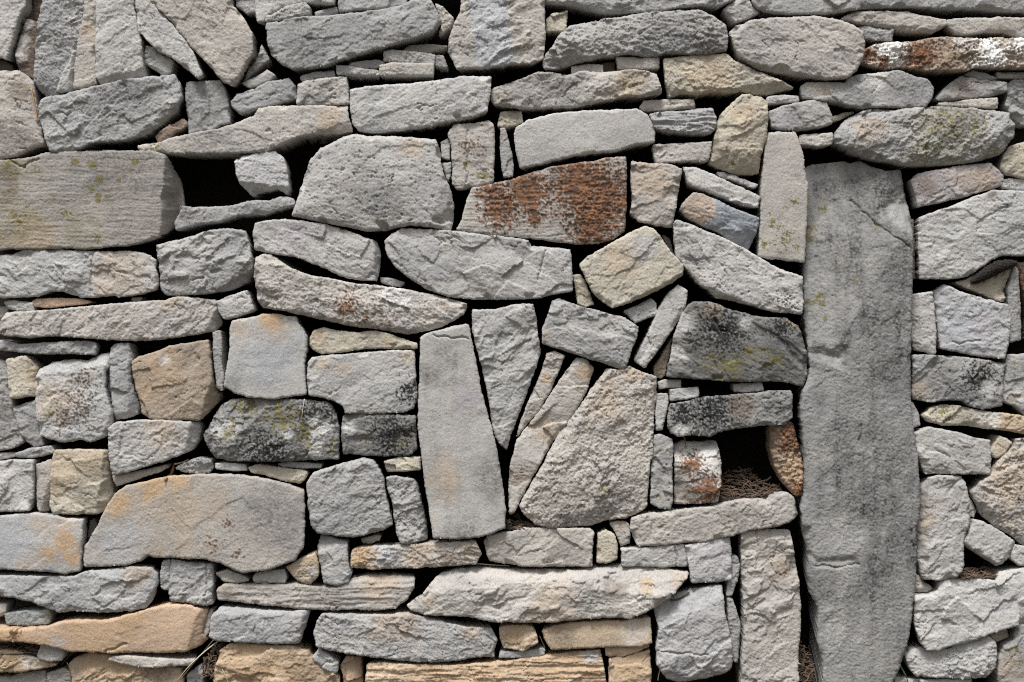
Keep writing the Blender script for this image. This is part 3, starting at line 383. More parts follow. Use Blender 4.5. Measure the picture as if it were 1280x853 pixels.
S('slab', "long yellowish rough slab below the sooty mottled stone", "C4 777,640 812,602 880,587 960,592 1060,617 1160,627 1280,642 1360,647 1360,738 1280,728 1200,713 1100,703 1000,688 880,686 802,668", 'y', z=2, tex=1.5, st="lichen C4 900,620,110; dark C4 1010,640,60; tan C4 1230,670,100; white C4 1100,650,70", cut="C4 780,660 1290,715 .6")
S('chip', "tiny rough chip against the pillar, left of the long yellowish slab", "C4 707,575 728,574 758,630 762,688 722,703", 'g', z=-4)
S('stone', "pale grey smooth block right of the pillar under the yellowish slab", "D4 734,85 800,57 860,67 960,87 1030,112 1103,122 1106,200 1103,288 960,288 880,286 782,286 757,230 742,170", 'G', z=6, tex=.9, tl=.95, ang=30)
S('chip', "little buff wedge right of the pale smooth block", "D4 1120,170 1165,103 1200,114 1220,135 1188,190 1145,213 1117,200", 'y', z=-2, st="ochre D4 1180,150,50", cut="D4 1120,190 1165,105 0")
S('stone', "big pocked buff stone at the right edge, rounded on its left", "D4 1112,290 1152,230 1232,152 1242,114 1360,117 1360,678 1280,648 1220,598 1130,548 1070,488 1042,440 1017,380 1062,330", 'w', z=6, er=10, dome=6, tex=1.3, pit=1, st="black D4 1248,415,18; black D4 1255,355,12; dark D4 1150,440,30; lichen D4 1180,560,60; ochre D4 1200,300,150", cut="D4 1010,420 1290,620 .5")
S('slab', "tall grey slab with a brown side standing right of the pillar's foot", "D4 772,352 802,307 860,297 960,302 978,330 998,420 1002,490 987,560 967,640 967,740 938,798 860,813 772,813 752,740 740,600 747,500", 'G', z=7, tex=.9, tl=.95, cut="D4 800,300 785,820 1.0", st="brown D4 765,430,60; ochre D4 790,520,50; brown D4 755,620,50")
S('chip', "small grey bit behind the tall brown-sided slab's shoulder", "D4 1002,400 1028,430 1050,480 1038,508 1008,508", 'w', z=-8)
S('stone', "light wedge block with a dark underside near the right edge", "D4 977,640 1002,572 1030,520 1070,527 1150,572 1232,630 1222,680 1198,713 1150,753 1080,708 1010,668", 'G', z=5, cut="D4 975,625 1150,735 1.0; D4 1130,740 1240,660 .5")
S('chip', "small light block at the right edge beside the wedge block", "D4 1218,700 1237,648 1300,663 1360,672 1360,757 1260,748 1217,718", 'G', z=2)
S('chip', "small flat triangular stone against the pillar's lower right side", "E4 727,312 740,310 788,355 829,385 800,403 724,403", 'w', z=-4)
S('slab', "large light grey slab right of the pillar's foot", "E4 722,415 800,414 842,390 852,352 880,337 1000,327 1130,340 1162,302 1280,282 1360,277 1360,533 1280,548 1200,568 1100,598 1040,623 980,648 900,658 830,688 782,683 747,640 727,560", 'G', z=8, tex=1.2, ang=-25, cut="E4 1130,370 720,440 .4")
S('slab', "lower light grey slab at the pillar's foot beside the grass blades", "E4 682,710 720,692 760,682 900,690 940,662 1040,642 1100,622 1128,650 1136,700 1128,770 1080,823 960,828 840,823 742,820 712,790 692,750", 'G', z=5, tex=1.2, ang=-25, tl=.95, cut="E4 1100,655 680,720 .4")
S('stone', "greenish grey stone in the bottom right corner", "E4 1157,720 1182,670 1232,640 1247,562 1360,542 1360,920 1152,920 1152,800", 'g', z=3, st="lichen E4 1230,700,90; ochre E4 1200,780,90", tex=.8)
S('chip', "tan stone set back above the bottom right corner stone", "E4 1130,620 1180,592 1222,588 1222,638 1172,665 1150,660", 'y', z=-16)
S('slab', "pale top of a flat stone at the bottom edge near the grass blades", "E4 637,920 642,834 760,842 1020,842 1025,920", 'G', z=0)

# ---- bottom band
S('slab', "long wavy grey slab at the left edge above the orange slab", "E1 -60,320 0,320 120,318 240,325 380,318 430,297 560,287 660,274 760,277 788,310 793,350 768,420 738,473 660,488 600,493 500,493 380,490 300,498 240,476 160,443 60,418 0,413 -60,410", 'g', z=7, tl=1.08, ang=-15, tex=1.1, st="ochre E1 690,300,90", cut="E1 720,490 795,340 .7")
S('chip', "very thin upright pale chip right of the long wavy slab", "E1 815,247 850,242 848,320 840,390 807,383 804,300", 'G', z=0)
S('stone', "squarish grey block with a split right side under the big plate", "E1 858,237 930,252 1060,262 1066,330 1058,410 1063,458 1030,463 960,456 860,443 850,400 852,300", 'g', z=3, tl=1.08, tex=1.2, cut="E1 1035,460 1038,260 .5", crk="E1 1038,270 1030,460")
S('chip', "small pale lens chip right of the squarish split block", "E1 1077,310 1130,294 1210,322 1245,345 1180,356 1110,345", 'w', z=-2)
S('chip', "flat light chip beside the little tan and white triangle", "E1 1264,330 1280,307 E2 60,297 140,292 153,330 143,353 60,353 0,357 E1 1268,348", 'G', z=0)
S('slab', "long layered slab with a broken right end above the long bottom slab", "E1 1087,390 1120,364 1280,364 E2 150,364 200,357 300,377 400,377 480,337 560,322 700,322 793,327 788,380 758,430 700,478 600,488 500,483 400,488 250,483 100,468 0,460 E1 1200,448 1092,438", 'w', z=3, lay=1, st="dark E2 340,420,120; ochre E2 620,350,120; brown E1 1150,390,60", cut="E2 500,370 0,375 .4; E2 790,380 520,470 0", tl=.95)
S('stone', "oblong grey block with a pale top and brown right side at the bottom left", "E1 1052,620 1062,520 1102,477 1200,480 1280,490 E2 60,492 180,497 268,492 248,560 218,653 100,653 0,648 E1 1150,643 1082,638", 'g', z=7, tl=1.1, tex=1.2, cut="E2 215,660 240,490 1.0; E2 270,510 -300,510 .5", st="brown E2 250,570,40")
S('chip', "small upright tan chip at the right end of the orange slab", "E1 1012,570 1050,490 1058,495 1053,540 1038,610 1020,628 1010,600", 'w', z=-4)
S('chip', "small green grey block between the wavy slab and the orange slab", "E1 22,512 100,500 240,492 248,520 243,557 140,567 32,565", 'gn', z=0, st="brown E1 235,530,25")
S('chip', "small tan stone at the left edge above the orange slab", "E1 -60,467 30,464 22,510 0,523 -60,523", 'w', z=-4)
S('slab', "long orange slab, widest at its right end, at the bottom left", "E1 -60,574 0,574 120,580 250,567 330,542 430,537 520,540 600,522 680,502 750,482 850,462 940,464 1000,482 1038,492 1018,560 1008,610 1036,640 1000,668 930,693 820,698 700,693 560,698 440,688 360,688 300,668 220,653 120,638 0,633 -60,630", 'o', z=10, tex=.7, smooth=1, st="rust E1 90,595,30; orange E1 80,600,120; blue E1 310,640,45; ochre E1 500,600,220; orange E1 650,540,80", cut="E1 930,700 1000,480 .6", crk="E1 540,690 640,650")
S('slab', "tan flat stone in the bottom left corner under the leaf litter", "E1 -60,692 0,692 80,697 160,722 210,752 287,765 250,778 150,793 80,803 0,800 -60,798", 't', z=2, st="ochre E1 60,740,140; white E1 160,740,60")
S('chip', "pale chunk under the orange slab near the bottom left corner", "E1 187,715 212,667 260,662 322,700 307,743 240,743 200,733", 'w', z=2)
S('stone', "tan block at the bottom edge under the thin curved slab", "E1 337,770 362,742 430,717 520,722 620,747 700,777 800,777 898,790 905,850 880,920 382,920 352,830", 't', z=-6, st="ochre E1 560,780,180; dark E1 780,820,90")
S('slab', "thin pale curved slab just under the orange slab", "E1 545,735 570,720 650,714 760,727 900,737 982,737 958,763 860,766 720,773 620,753", 'w', z=6)
S('chip', "mottled stone in the bottom left corner under the tan flat stone", "E1 -60,830 40,840 95,822 200,812 216,850 200,920 -60,920", 'w', z=-10)
S('chip', "brown grey stone at the bottom edge left of the tan block", "E1 222,820 300,792 337,810 347,920 222,920", 'w', z=-10, tl=.8)
S('chip', "grey stone behind the dry straws at the bottom edge", "E1 930,820 1000,772 1008,850 998,920 915,920", 'g', z=-8)
S('stone', "big tan broken-faced stone at the bottom edge with a dark lower side", "E1 1075,800 1102,692 1150,662 1280,667 E2 60,672 180,672 258,700 298,760 378,790 416,830 426,920 0,920 E1 1100,920 1060,860", 't', z=2, tex=1.6, tl=.9, st="ochre E1 1200,780,190; brown E2 250,820,140; ochre E2 60,800,140; brown E2 40,790,60")
S('chip', "white bluish tilted chip at the bottom, between tan stones", "E2 285,725 316,687 370,714 410,750 406,803 350,783 292,745", 'G', z=5)
S('chip', "small upright orange stone at the bottom edge", "E2 420,775 450,727 518,732 528,850 528,920 442,920 435,820", 'o', z=-2, cut="E2 490,920 490,720 .5", tl=.85)
S('slab', "long tan slab with flaky face and one square grey patch at the bottom edge", "E2 557,760 620,752 800,762 960,767 1060,762 1200,752 1280,747 E3 60,737 200,717 345,702 437,692 453,750 467,850 477,920 0,920 E2 562,920 552,850", 't', z=4, tex=1.6, lay=1, st="ochre E3 200,800,240; ochre E2 900,810,170; gpatch E3 392,718,58; ochre E2 1150,820,190; ochre E3 400,800,80")
S('slab', "long smooth grey slab second above the bottom edge at the centre", "E2 312,540 332,507 440,510 640,514 760,502 850,527 950,552 1060,577 1178,582 1188,610 1203,640 1188,700 1188,723 1100,723 1000,738 860,746 720,733 600,718 480,698 370,678 312,663 297,600", 'g', z=9, tl=1.1, ang=15, tex=.9, st="ochre E2 700,530,160; ochre E2 1080,590,60")
S('slab', "longest pale slab across the lower centre, pointed at its right end", "E2 757,465 800,432 830,417 860,372 920,312 1000,294 1100,287 1280,294 E3 120,297 330,292 420,287 520,274 640,280 760,287 878,302 868,325 798,400 718,458 640,498 580,518 440,518 260,533 120,546 0,538 E2 1180,538 1060,518 960,510 850,506 780,488", 'w', z=12, tex=1.3, tl=1.05, cut="E3 540,300 100,345 .6; E3 100,345 -330,300 .5; E2 760,470 940,310 0", st="tan E3 670,360,40; ochre E3 830,340,60; brown E3 520,385,60; ochre E2 860,440,40; ochre E3 200,460,150", ang=-20)
S('chip', "small tan cube between the long smooth slab and the buff oblong", "E2 1217,580 1260,572 E3 0,567 100,572 118,600 127,650 60,693 0,683 E2 1240,683 1222,630", 't', z=2, st="ochre E3 40,620,70")
S('chip', "thin grey strip under the small tan cube", "E2 1222,702 E3 0,704 60,702 150,687 163,692 163,718 60,728 0,730 E2 1217,730", 'g', z=-2)
S('slab', "smooth buff oblong block under the longest pale slab", "E3 152,590 200,572 270,557 400,547 560,542 688,527 693,600 697,648 640,670 500,666 350,676 200,683 172,650", 't', z=6, tex=.6, smooth=1, st="dark E3 230,640,90; white E3 610,590,90", tl=.95)
S('chip', "thin tan wedge under the smooth buff oblong", "E3 467,674 560,680 688,672 620,705 540,726 472,720", 't', z=-2)
S('stone', "tan block at the bottom edge left of the big blue slab", "E3 487,735 560,732 688,697 693,780 697,920 497,920", 't', z=2, st="ochre E3 600,790,120")
S('slab', "large blue grey broken slab at the bottom under the blue square block", "E3 710,470 760,442 860,402 950,382 1048,367 1053,430 1058,500 1083,600 1098,700 1098,788 1040,818 900,843 830,848 772,828 722,758 720,680 732,580", 'b', z=9, tl=1.1, cut="E3 1060,420 700,590 .5; E3 730,760 1000,690 .3", crk="E3 735,690 970,710", ang=-30)
S('stone', "block like a stubby post under the round-shouldered block, white on top", "D2 307,655 322,602 380,612 453,632 458,720 476,790 462,828 400,848 342,833 327,760 317,700", 'g', z=4, tex=1.3, cut="D2 460,640 290,690 .6")
S('chip', "tan and white faceted triangle beside the stubby post block", "D2 157,755 240,707 300,682 313,740 313,800 270,840 237,838 192,805", 'tw', z=5, st="ochre D2 285,700,60; ochre D2 180,760,40; blue D2 285,770,30", flint=1)
S('slab', "long stone, rusty orange at its left end, under the round-shouldered block", "D2 477,690 492,667 540,657 600,652 700,647 860,637 1000,630 1098,627 1113,660 1127,690 1098,738 1000,746 860,753 700,758 560,763 477,753", 'w', z=5, tex=1.3, st="orange D2 520,710,90; blue D2 650,690,80; ochre D2 830,690,130; ochre D2 1060,660,80; brown D2 950,700,60")
S('chip', "small pale flake in the joint over the rusty-ended long stone", "D2 520,622 600,602 620,607 612,625 570,643 532,640", 'w', z=-8)
# ---------------------------------------------------------------- building one stone
def seg_dist(P, poly):
    """signed distance to the outline, positive inside"""
    x, y = P[:, 0], P[:, 1]
    d2 = np.full(len(P), 1e18); inside = np.zeros(len(P), bool)
    n = len(poly)
    for i in range(n):
        ax, ay = poly[i]; bx, by = poly[(i+1) % n]
        ex, ey = bx-ax, by-ay; l2 = ex*ex+ey*ey+1e-9
        t = np.clip(((x-ax)*ex+(y-ay)*ey)/l2, 0, 1)
        dx, dy = x-ax-t*ex, y-ay-t*ey
        d2 = np.minimum(d2, dx*dx+dy*dy)
        c = (ay > y) != (by > y)
        inside ^= c & (x < (bx-ax)*(y-ay)/(by-ay+1e-12)+ax)
    d = np.sqrt(d2)
    return np.where(inside, d, -d)

def line_side(P, a, b):
    dx, dy = b[0]-a[0], b[1]-a[1]; l = math.hypot(dx, dy)
    return (dx*(P[:, 1]-a[1])-dy*(P[:, 0]-a[0]))/l

NAMES = {'stone': 'stone', 'slab': 'stone_slab', 'chip': 'stone_chip'}
CATS = {'stone': 'stone', 'slab': 'stone slab', 'chip': 'stone chip'}

def build_stone(idx, kind, label, text, tint, k):
    seed = 1000 + idx*37; R = np.random.RandomState(seed)
    poly = pts(text, True)
    x0, y0 = poly.min(0)-3; x1, y1 = poly.max(0)+3
    w, h = x1-x0, y1-y0; size = min(w, h)
    s = 1.0 if kind == 'chip' else 1.15
    xs = np.arange(x0, x1, s); ys = np.arange(y0, y1, s)
    X, Y = np.meshgrid(xs, ys); P = np.stack([X.ravel(), Y.ravel()], 1)
    rag = min(1.0, size/30)
    def sdn(P):
        d = seg_dist(P, poly)
        n = (fbm(P[:, 0]/11+3, P[:, 1]/11+7, seed+1, 3)-.5)*2.6*rag + (fbm(P[:, 0]/3.2, P[:, 1]/3.2, seed+2, 2)-.5)*1.5*rag
        return d + n + .8
    sd = sdn(P); G = sd.reshape(X.shape)
    keep = G > .3*s
    cell = keep[:-1, :-1] & keep[1:, :-1] & keep[:-1, 1:] & keep[1:, 1:]
    nx = X.shape[1]
    jj, ii = np.nonzero(cell)
    a = jj*nx+ii
    Q = np.stack([a, a+nx, a+nx+1, a+1], 1)
    used = np.unique(Q); remap = np.full(P.shape[0], -1); remap[used] = np.arange(len(used))
    Q = remap[Q]; P = P[used]; sd = sd[used]
    E = np.concatenate([Q[:, [0, 1]], Q[:, [1, 2]], Q[:, [2, 3]], Q[:, [3, 0]]])
    nv = len(P); key = E.min(1).astype(np.int64)*nv + E.max(1)
    _, inv, cnt = np.unique(key, return_inverse=True, return_counts=True)
    BE = E[cnt[inv] == 1]; bv = np.unique(BE)
    # pull the rim exactly onto the outline
    for _ in range(2):
        e = .5; q = P[bv]; v = sdn(q)
        gx = (sdn(q+[e, 0])-sdn(q-[e, 0]))/(2*e); gy = (sdn(q+[0, e])-sdn(q-[0, e]))/(2*e)
        g2 = np.maximum(gx*gx+gy*gy, .3); st = np.clip(v, -2.2*s, 2.2*s)
        P[bv] = q - np.stack([gx*st/g2, gy*st/g2], 1)*.9
    d = np.maximum(seg_dist(P, poly), 0); d[bv] = np.minimum(d[bv], .3)
    x, y = P[:, 0], P[:, 1]; cx, cy = P.mean(0)
    # --- relief of the face
    tex = k.get('tex', 1.0); smooth = k.get('smooth', 0)
    ang = math.radians(k.get('ang', R.uniform(-40, 10))); ca, sa_ = math.cos(ang), math.sin(ang)
    u, v = (x-cx)*ca+(y-cy)*sa_, -(x-cx)*sa_+(y-cy)*ca
    wpx = (fbm(x/30, y/30, seed+3, 3)-.5)*26; wpy = (fbm(x/30+9, y/30, seed+4, 3)-.5)*26
    H = np.zeros(len(P))
    sty = k.get('sty') or R.choice(['fine', 'ledge', 'facet', 'rough'], p=[.36, .28, .22, .14])
    if smooth: sty = 'fine'
    led, fac, sml, grn, und = {'fine': (.35, .38, .8, .9, .6), 'ledge': (1.0, .45, .9, 1.0, 1.0), 'facet': (.4, 1.15, .6, .9, .8), 'rough': (.7, .6, 1.2, 1.7, 1.1)}[sty]
    if smooth: led, fac, sml, grn, und = .15, .12, .22, .6, .5
    grn *= k.get('grain', 1.0); sml *= k.get('grain', 1.0)
    sc = R.uniform(.75, 1.35)
    # broad undulation and tilt
    H += (fbm((u+wpx)/75, (v+wpy)/55, seed+5, 3)-.5)*7*und*min(1.2, size/70)
    H += (R.uniform(-.05, .05)*(x-cx) + (R.uniform(-.03, .05))*(y-cy))*min(1, 80/size)
    if k.get('lay'):
        f = fbm((x+wpx*.5)/90, (y+wpy*.25)/5.5, seed+6, 3)
        H += (f-.5)*(2.2 if smooth else 4.5)*tex*min(1, size/40)
        f = fbm((x+wpx*.5)/40, (y+wpy*.2)/2.2, seed+7, 2); H += (f-.5)*1.8*tex
        led *= .4
    # fracture ledges: noise cut in sharp steps
    f = fbm((u+wpx)/(60*sc), (v+wpy)/(26*sc), seed+11, 3)*7; fl = np.floor(f); fr = f-fl
    msk = sstep(.40, .58, fbm(x/60+5, y/60, seed+51, 2))
    H += (fl+sstep(.0, .07, fr)*.8+fr*.2-3.5)*2.2*tex*led*msk*min(1, size/35+.25)
    # big broken facets, then small scales of the split face
    wx2 = (fbm(x/9, y/9, seed+41, 2)-.5)*8; wy2 = (fbm(x/9+7, y/9, seed+42, 2)-.5)*8
    L1 = 38*sc*min(1.3, .5+size/90)
    H += vfacet((u+wpx*.4+wx2*.4)/L1, (v+wpy*.4+wy2*.4)/(L1*.6), seed+13)*L1*.085*fac*tex
    m2 = .25+.75*sstep(.38, .62, fbm(x/40, y/40+5, seed+52, 2))
    H += vfacet((u+wx2)/(12*sc), (v+wy2)/(6*sc), seed+14)*1.5*sml*tex*m2
    H += vfacet((u+wx2*.5)/5.0, (v+wy2*.5)/2.8, seed+15)*.55*sml*tex
    g1 = fbm(x/5.5, y/5.5, seed+20, 3)-.5; g2_ = R.normal(0, 1, len(P))
    g3 = fbm(x/2.4, y/2.4, seed+21, 2)-.5
    H += (g1*.9 + g3*1.0)*grn*tex**.5 + g2_*.19*grn
    # pits
    pt = fbm(x/3.6, y/3.6, seed+22, 2); H -= sstep(.72, .82, pt)*(.9 + 1.5*k.get('pit', 0))*(.4 if smooth else 1)
    if k.get('pit'):
        pt = fbm(x/7, y/7, seed+23, 2); H -= sstep(.68, .8, pt)*2.0
    # hairline cracks along the zero line of a slow noise
    if not smooth and size > 32:
        cn = fbm((u+wpx*.7)/70, (v+wpy*.7)/34, seed+24, 4); cm = sstep(.55, .7, fbm(x/40, y/40, seed+25, 2))
        H -= np.exp(-((cn-.5)/.006)**2)*2.6*cm
    if k.get('flint'):
        best = None
        for q in range(5):
            px, py = R.uniform(x.min(), x.max()), R.uniform(y.min(), y.max()); rr = R.uniform(20, 50)
            pl = ((x-px)**2+(y-py)**2)/(2*rr)*.35
            best = pl if best is None else np.minimum(best, pl)
        H -= np.clip(best, 0, 9) - 2
    for item in k.get('crk', '').split(';'):
        if item.strip():
            q = pts(item)
            for a_, b_ in zip(q[:-1], q[1:]):
                l = line_side(P, a_, b_) + (fbm(x/14, y/14, seed+31, 3)-.5)*9
                t = ((P-a_)@(b_-a_))/((b_-a_)@(b_-a_))
                H -= np.exp(-(l/1.0)**2)*3.0*(t > -.05)*(t < 1.05)
    # planes broken off the body
    for item in k.get('cut', '').split(';'):
        item = item.strip()
        if not item: continue
        body, slope = item.rsplit(' ', 1); slope = float(slope)
        if slope == 0: continue
        m = None; sheet = None
        for part in body.split('&'):
            q = pts(part); l = line_side(P, q[0], q[1]) + (fbm(x/16, y/16, seed+33, 3)-.5)*9*min(1, size/60)
            m = l if m is None else np.minimum(m, l)
        H -= slope*np.maximum(m, 0)
    # worn arris all round the rim, nibbled unevenly, and a slight swell of the face
    chipn = fbm(x/26, y/26, seed+26, 2)
    er = .32*k.get('er', 5.0)*min(1, .35+size/70)*(.4+.6*fbm(x/12, y/12, seed+28, 2) + (1.0 if smooth else 3.0)*sstep(.58, .72, chipn))
    ed = er*(.5+.6*fbm(x/9+4, y/9, seed+27, 2))
    H -= ed*np.clip(1-d/er, 0, 1)**1.3
    dm = k.get('dome', 1.2)*min(1, size/60)
    H += dm*(1-np.exp(-d/(size*.16+4)))
    H -= np.median(H)
    H = np.clip(H, -34, 20)
    H += k.get('z', 0)
    # --- stains
    SA = np.zeros((nv, 4)); SB = np.zeros((nv, 4)); SD = np.zeros((nv, 4))
    fine = fbm(x/3.0, y/3.0, seed+50, 2); med = fbm(x/8, y/8, seed+51, 3); big = fbm(x/24, y/24, seed+52, 3)
    def put(A, ch, val): A[:, ch] = np.maximum(A[:, ch], np.clip(val, 0, 1))
    for item in k.get('st', '').split(';'):
        item = item.strip()
        if not item: continue
        nm, sheet, tri = item.split()
        a_, b_, r_ = (float(t) for t in tri.split(',')); q = pts(f'{sheet} {a_},{b_}')[0]; rr = r_/ROW[sheet[0]][1]
        D = np.hypot(x-q[0], y-q[1])/rr
        if nm == 'gpatch':
            D = np.maximum(abs(x-q[0])/(rr*.85), abs(y-q[1])/(rr*.7)); put(SB, 1, .8*(D+.1*(med-.5) < .8)); continue
        soft = sstep(1.2, .3, D+(big-.5)*1.7+(med-.5)*1.1)
        hard = (sstep(1.0, .86, D+(med-.5)*1.1))
        spk = sstep(.0, .07, fine*.55+med*.45 - (.40+.30*D))
        if nm in ('lichen',): put(SA, 0, sstep(.0, .06, fine*.5+med*.5-(.46+.22*D))*.85 + soft*.16*med)
        elif nm == 'moss': put(SA, 0, sstep(.0, .12, med-(.30+.33*D))*.8*(.4+fine))
        elif nm == 'olive': put(SA, 0, soft*(.15+.8*med)*.55)
        elif nm == 'spot': put(SA, 0, sstep(1.0, .8, D+(med-.5)*1.6+(fine-.5)*1.3)*(.45+.7*fine))
        elif nm in ('rust', 'redspeck', 'rustspeck'):
            den = {'rust': 0, 'redspeck': .20, 'rustspeck': .13}[nm]
            put(SA, 1, sstep(0, .08, fine*.6+med*.4-(.25+den+.26*D))*.95); H += .9*sstep(0, .1, fine*.6+med*.4-(.27+den+.26*D))
        elif nm == 'ochre': put(SA, 2, soft*(.2+.9*med)*(.95 if tint in 'to' else .55))
        elif nm == 'tan': put(SA, 2, hard*.55)
        elif nm == 'orange': put(SA, 2, soft*.9)
        elif nm == 'dark':
            gr_ = .35+.95*sstep(.36, .64, fine*.65+med*.35)
            put(SD, 0, soft*(.3+.7*med)*gr_*(.62 if tint in ('pl', 'd') else .50))
        elif nm == 'black': put(SD, 0, np.maximum(sstep(.0, .06, fine*.7+med*.3-(.35+.24*D))*.97, soft*.25*med))
        elif nm == 'white': put(SB, 0, soft*(.1+1.0*med)*(.5*sstep(.3, .7, fine) if tint == 'pl' else .85))
        elif nm == 'crust': put(SB, 0, sstep(0, .1, fine*.45+med*.55-(.26+.3*D))*.95); H += 1.5*sstep(0, .1, fine*.45+med*.55-(.28+.3*D))
        elif nm == 'pit': H -= 3*sstep(.0, .1, fine-(.45+.25*D))
        elif nm == 'blue': put(SB, 1, soft*.6)
        elif nm == 'brown': put(SB, 2, soft*(.3+.7*med)*.7)
        elif nm == 'speck':
            put(SB, 2, sstep(0, .07, fine*.65+med*.35-(.45+.2*D))*.85); H += .7*sstep(0, .1, fine*.65+med*.35-(.45+.2*D))
        elif nm == 'lav': put(SD, 1, soft*.75)
    if k.get('streak'):      # weather streaks run down the standing slab
        w_ = fbm(x/13+wpx*.03, y/120, seed+70, 4)*.6+fbm(x/45, y/80, seed+71, 3)*.4
        put(SD, 0, SD[:, 0] + sstep(.44, .66, w_)*(.25+.9*sstep(.35, .65, fine*.7+med*.3))*k['streak'])
    if k.get('band'):
        t = k['band'].split(); q = pts(' '.join(t[:3])); l = line_side(P, q[0], q[1])
        put(SB, 1, sstep(float(t[3])+1, float(t[3])-1, abs(l)+(med-.5)*4)*.72)
    if k.get('rockdust'):
        H += (fine-.5)*4
    # --- assemble: face, sides going back into the wall, tail
    depth = float(np.clip(size*1.1, 45, 120)) * R.uniform(.9, 1.15)
    rings = [(2.5, 1.0), (9.0, .995), (26.0, .97), (depth, .86)]
    Vx = [x]; Vy = [y]; Vh = [H]; nb = len(bv); lut = np.full(nv, -1); lut[bv] = np.arange(nb)
    a_, b_ = lut[BE[:, 0]], lut[BE[:, 1]]
    faces4 = [Q]; prev = bv; off = nv
    for (dd, scl) in rings:
        bx, by = x[bv], y[bv]; nn = (fbm(bx/8+dd, by/8, seed+60, 2)-.5)*(2.0 if dd < 20 else 8)
        rx, ry = bx-cx, by-cy; ln = np.hypot(rx, ry)+1e-6
        Vx.append(cx+rx*scl+rx/ln*np.minimum(nn, 0)); Vy.append(cy+ry*scl+ry/ln*np.minimum(nn, 0))
        Vh.append(np.minimum(H[bv]-dd, k.get('z', 0)-dd*.5) if dd < 100 else np.full(nb, -depth+k.get('z', 0)))
        cur = np.arange(off, off+nb)
        faces4.append(np.stack([prev[b_], prev[a_], cur[a_], cur[b_]], 1)); prev = cur; off += nb
    Vx.append([cx]); Vy.append([cy]); Vh.append([-depth-4])
    tri = np.stack([prev[b_], prev[a_], np.full(len(a_), off)], 1)
    VX = np.concatenate(Vx); VY = np.concatenate(Vy); VH = np.concatenate(Vh)
    V = np.stack([wx(VX), -VH*U, wz(VY)], 1)
    loc = np.array([wx(cx), 0.0, wz(cy)]); V -= loc
    Q4 = np.concatenate(faces4); nq, ntr = len(Q4), len(tri)
    me = bpy.data.meshes.new(NAMES[kind])
    me.vertices.add(len(V)); me.vertices.foreach_set('co', V.astype(np.float32).ravel())
    me.loops.add(nq*4+ntr*3); me.loops.foreach_set('vertex_index', np.concatenate([Q4.ravel(), tri.ravel()]).astype(np.int32))
    me.polygons.add(nq+ntr)
    me.polygons.foreach_set('loop_start', np.concatenate([np.arange(nq)*4, nq*4+np.arange(ntr)*3]).astype(np.int32))
    me.update(calc_edges=True); me.validate()
    me.polygons.foreach_set('use_smooth', np.ones(len(me.polygons), dtype=bool))
    pad = len(V)-nv
    for nm, A in (('stain_a', SA), ('stain_b', SB), ('stain_c', SD)):
        full = np.concatenate([A] + [A[bv]*.7]*len(rings) + [np.zeros((1, 4))])
        at = me.attributes.new(nm, 'FLOAT_COLOR', 'POINT'); at.data.foreach_set('color', full.astype(np.float32).ravel())
    me.materials.append(STONE_MAT)
    o = bpy.data.objects.new(NAMES[kind], me); C.objects.link(o); o.location = loc
    jit = k.get('tl', 1.0)*R.uniform(.95, 1.05); wr = R.uniform(-.012, .012)
    t = TINT[tint]; o['tint'] = [t[0]*jit*(1+wr), t[1]*jit, t[2]*jit*(1-wr)]
    o['gloss'] = .8 if tint == 'bl' else 0.0
    o['kind'] = 'thing'; o['label'] = label; o['category'] = CATS[kind]; o['group'] = 'stones of the dry stone wall'
    return o

for i, (kind, label, text, tint, k) in enumerate(STONES):
    build_stone(i, kind, label, text, tint, k)

# ---------------------------------------------------------------- small stuff lying on and between the stones
bpy.context.view_layer.update()
DG = bpy.context.evaluated_depsgraph_get()
def surface(px, py, back=-20.0, front=22.0):
    """how far the stone face stands out here, in survey units"""
    hit, p, *_ = SC.ray_cast(DG, (wx(px), -1.0, wz(py)), (0, 1, 0))
    return float(np.clip(-p[1]/U if hit else back, back, front))
def tube(path, rad, sides=5, taper=.6):
    """path: (px, py, out, ...) survey points"""
    P = np.array([(wx(a), -h*U, wz(b)) for a, b, h in path]); V, F = [], []
    n = len(P)
    for i in range(n):
        t = P[min(i+1, n-1)]-P[max(i-1, 0)]; t /= np.linalg.norm(t)+1e-9
        up = np.array([0, -1., 0]) if abs(t[1]) < .9 else np.array([1., 0, 0])
        a = np.cross(t, up); a /= np.linalg.norm(a)+1e-9; b = np.cross(t, a)
        r = rad*U*(1-(1-taper)*i/(n-1))
        for k in range(sides):
            w = 2*math.pi*k/sides; V.append(P[i]+r*(math.cos(w)*a+math.sin(w)*b))
    for i in range(n-1):
        for k in range(sides):
            a0 = i*sides+k; a1 = i*sides+(k+1) % sides; F.append((a0, a1, a1+sides, a0+sides))
    F.append(tuple(range(sides))[::-1]); F.append(tuple((n-1)*sides+k for k in range(sides)))
    return V, F
def bezier(q, n=14):
    q = np.asarray(q, float)
    if len(q) == 2: q = np.array([q[0], (q[0]*2+q[1])/3, (q[0]+q[1]*2)/3, q[1]])
    if len(q) == 3: q = np.array([q[0], (q[0]+2*q[1])/3, (2*q[1]+q[2])/3, q[2]])
    t = np.linspace(0, 1, n)[:, None]
    return (1-t)**3*q[0]+3*(1-t)**2*t*q[1]+3*(1-t)*t*t*q[2]+t**3*q[3]
def drape(text, rad, n=14, back=-14.0, lift=1.0):
    xy = bezier(pts(text), n)
    h = np.array([surface(a, b, back) for a, b in xy])
    hm = np.array([h[max(0, i-3):i+4].max() for i in range(n)]); hm = np.convolve(np.pad(hm, 2, 'edge'), np.ones(5)/5, 'valid')
    return [(a, b, c+rad*lift) for (a, b), c in zip(xy, hm)]
straw_m = plain_mat('dry_straw', (.42, .36, .25), (.58, .52, .40), 60, .7)
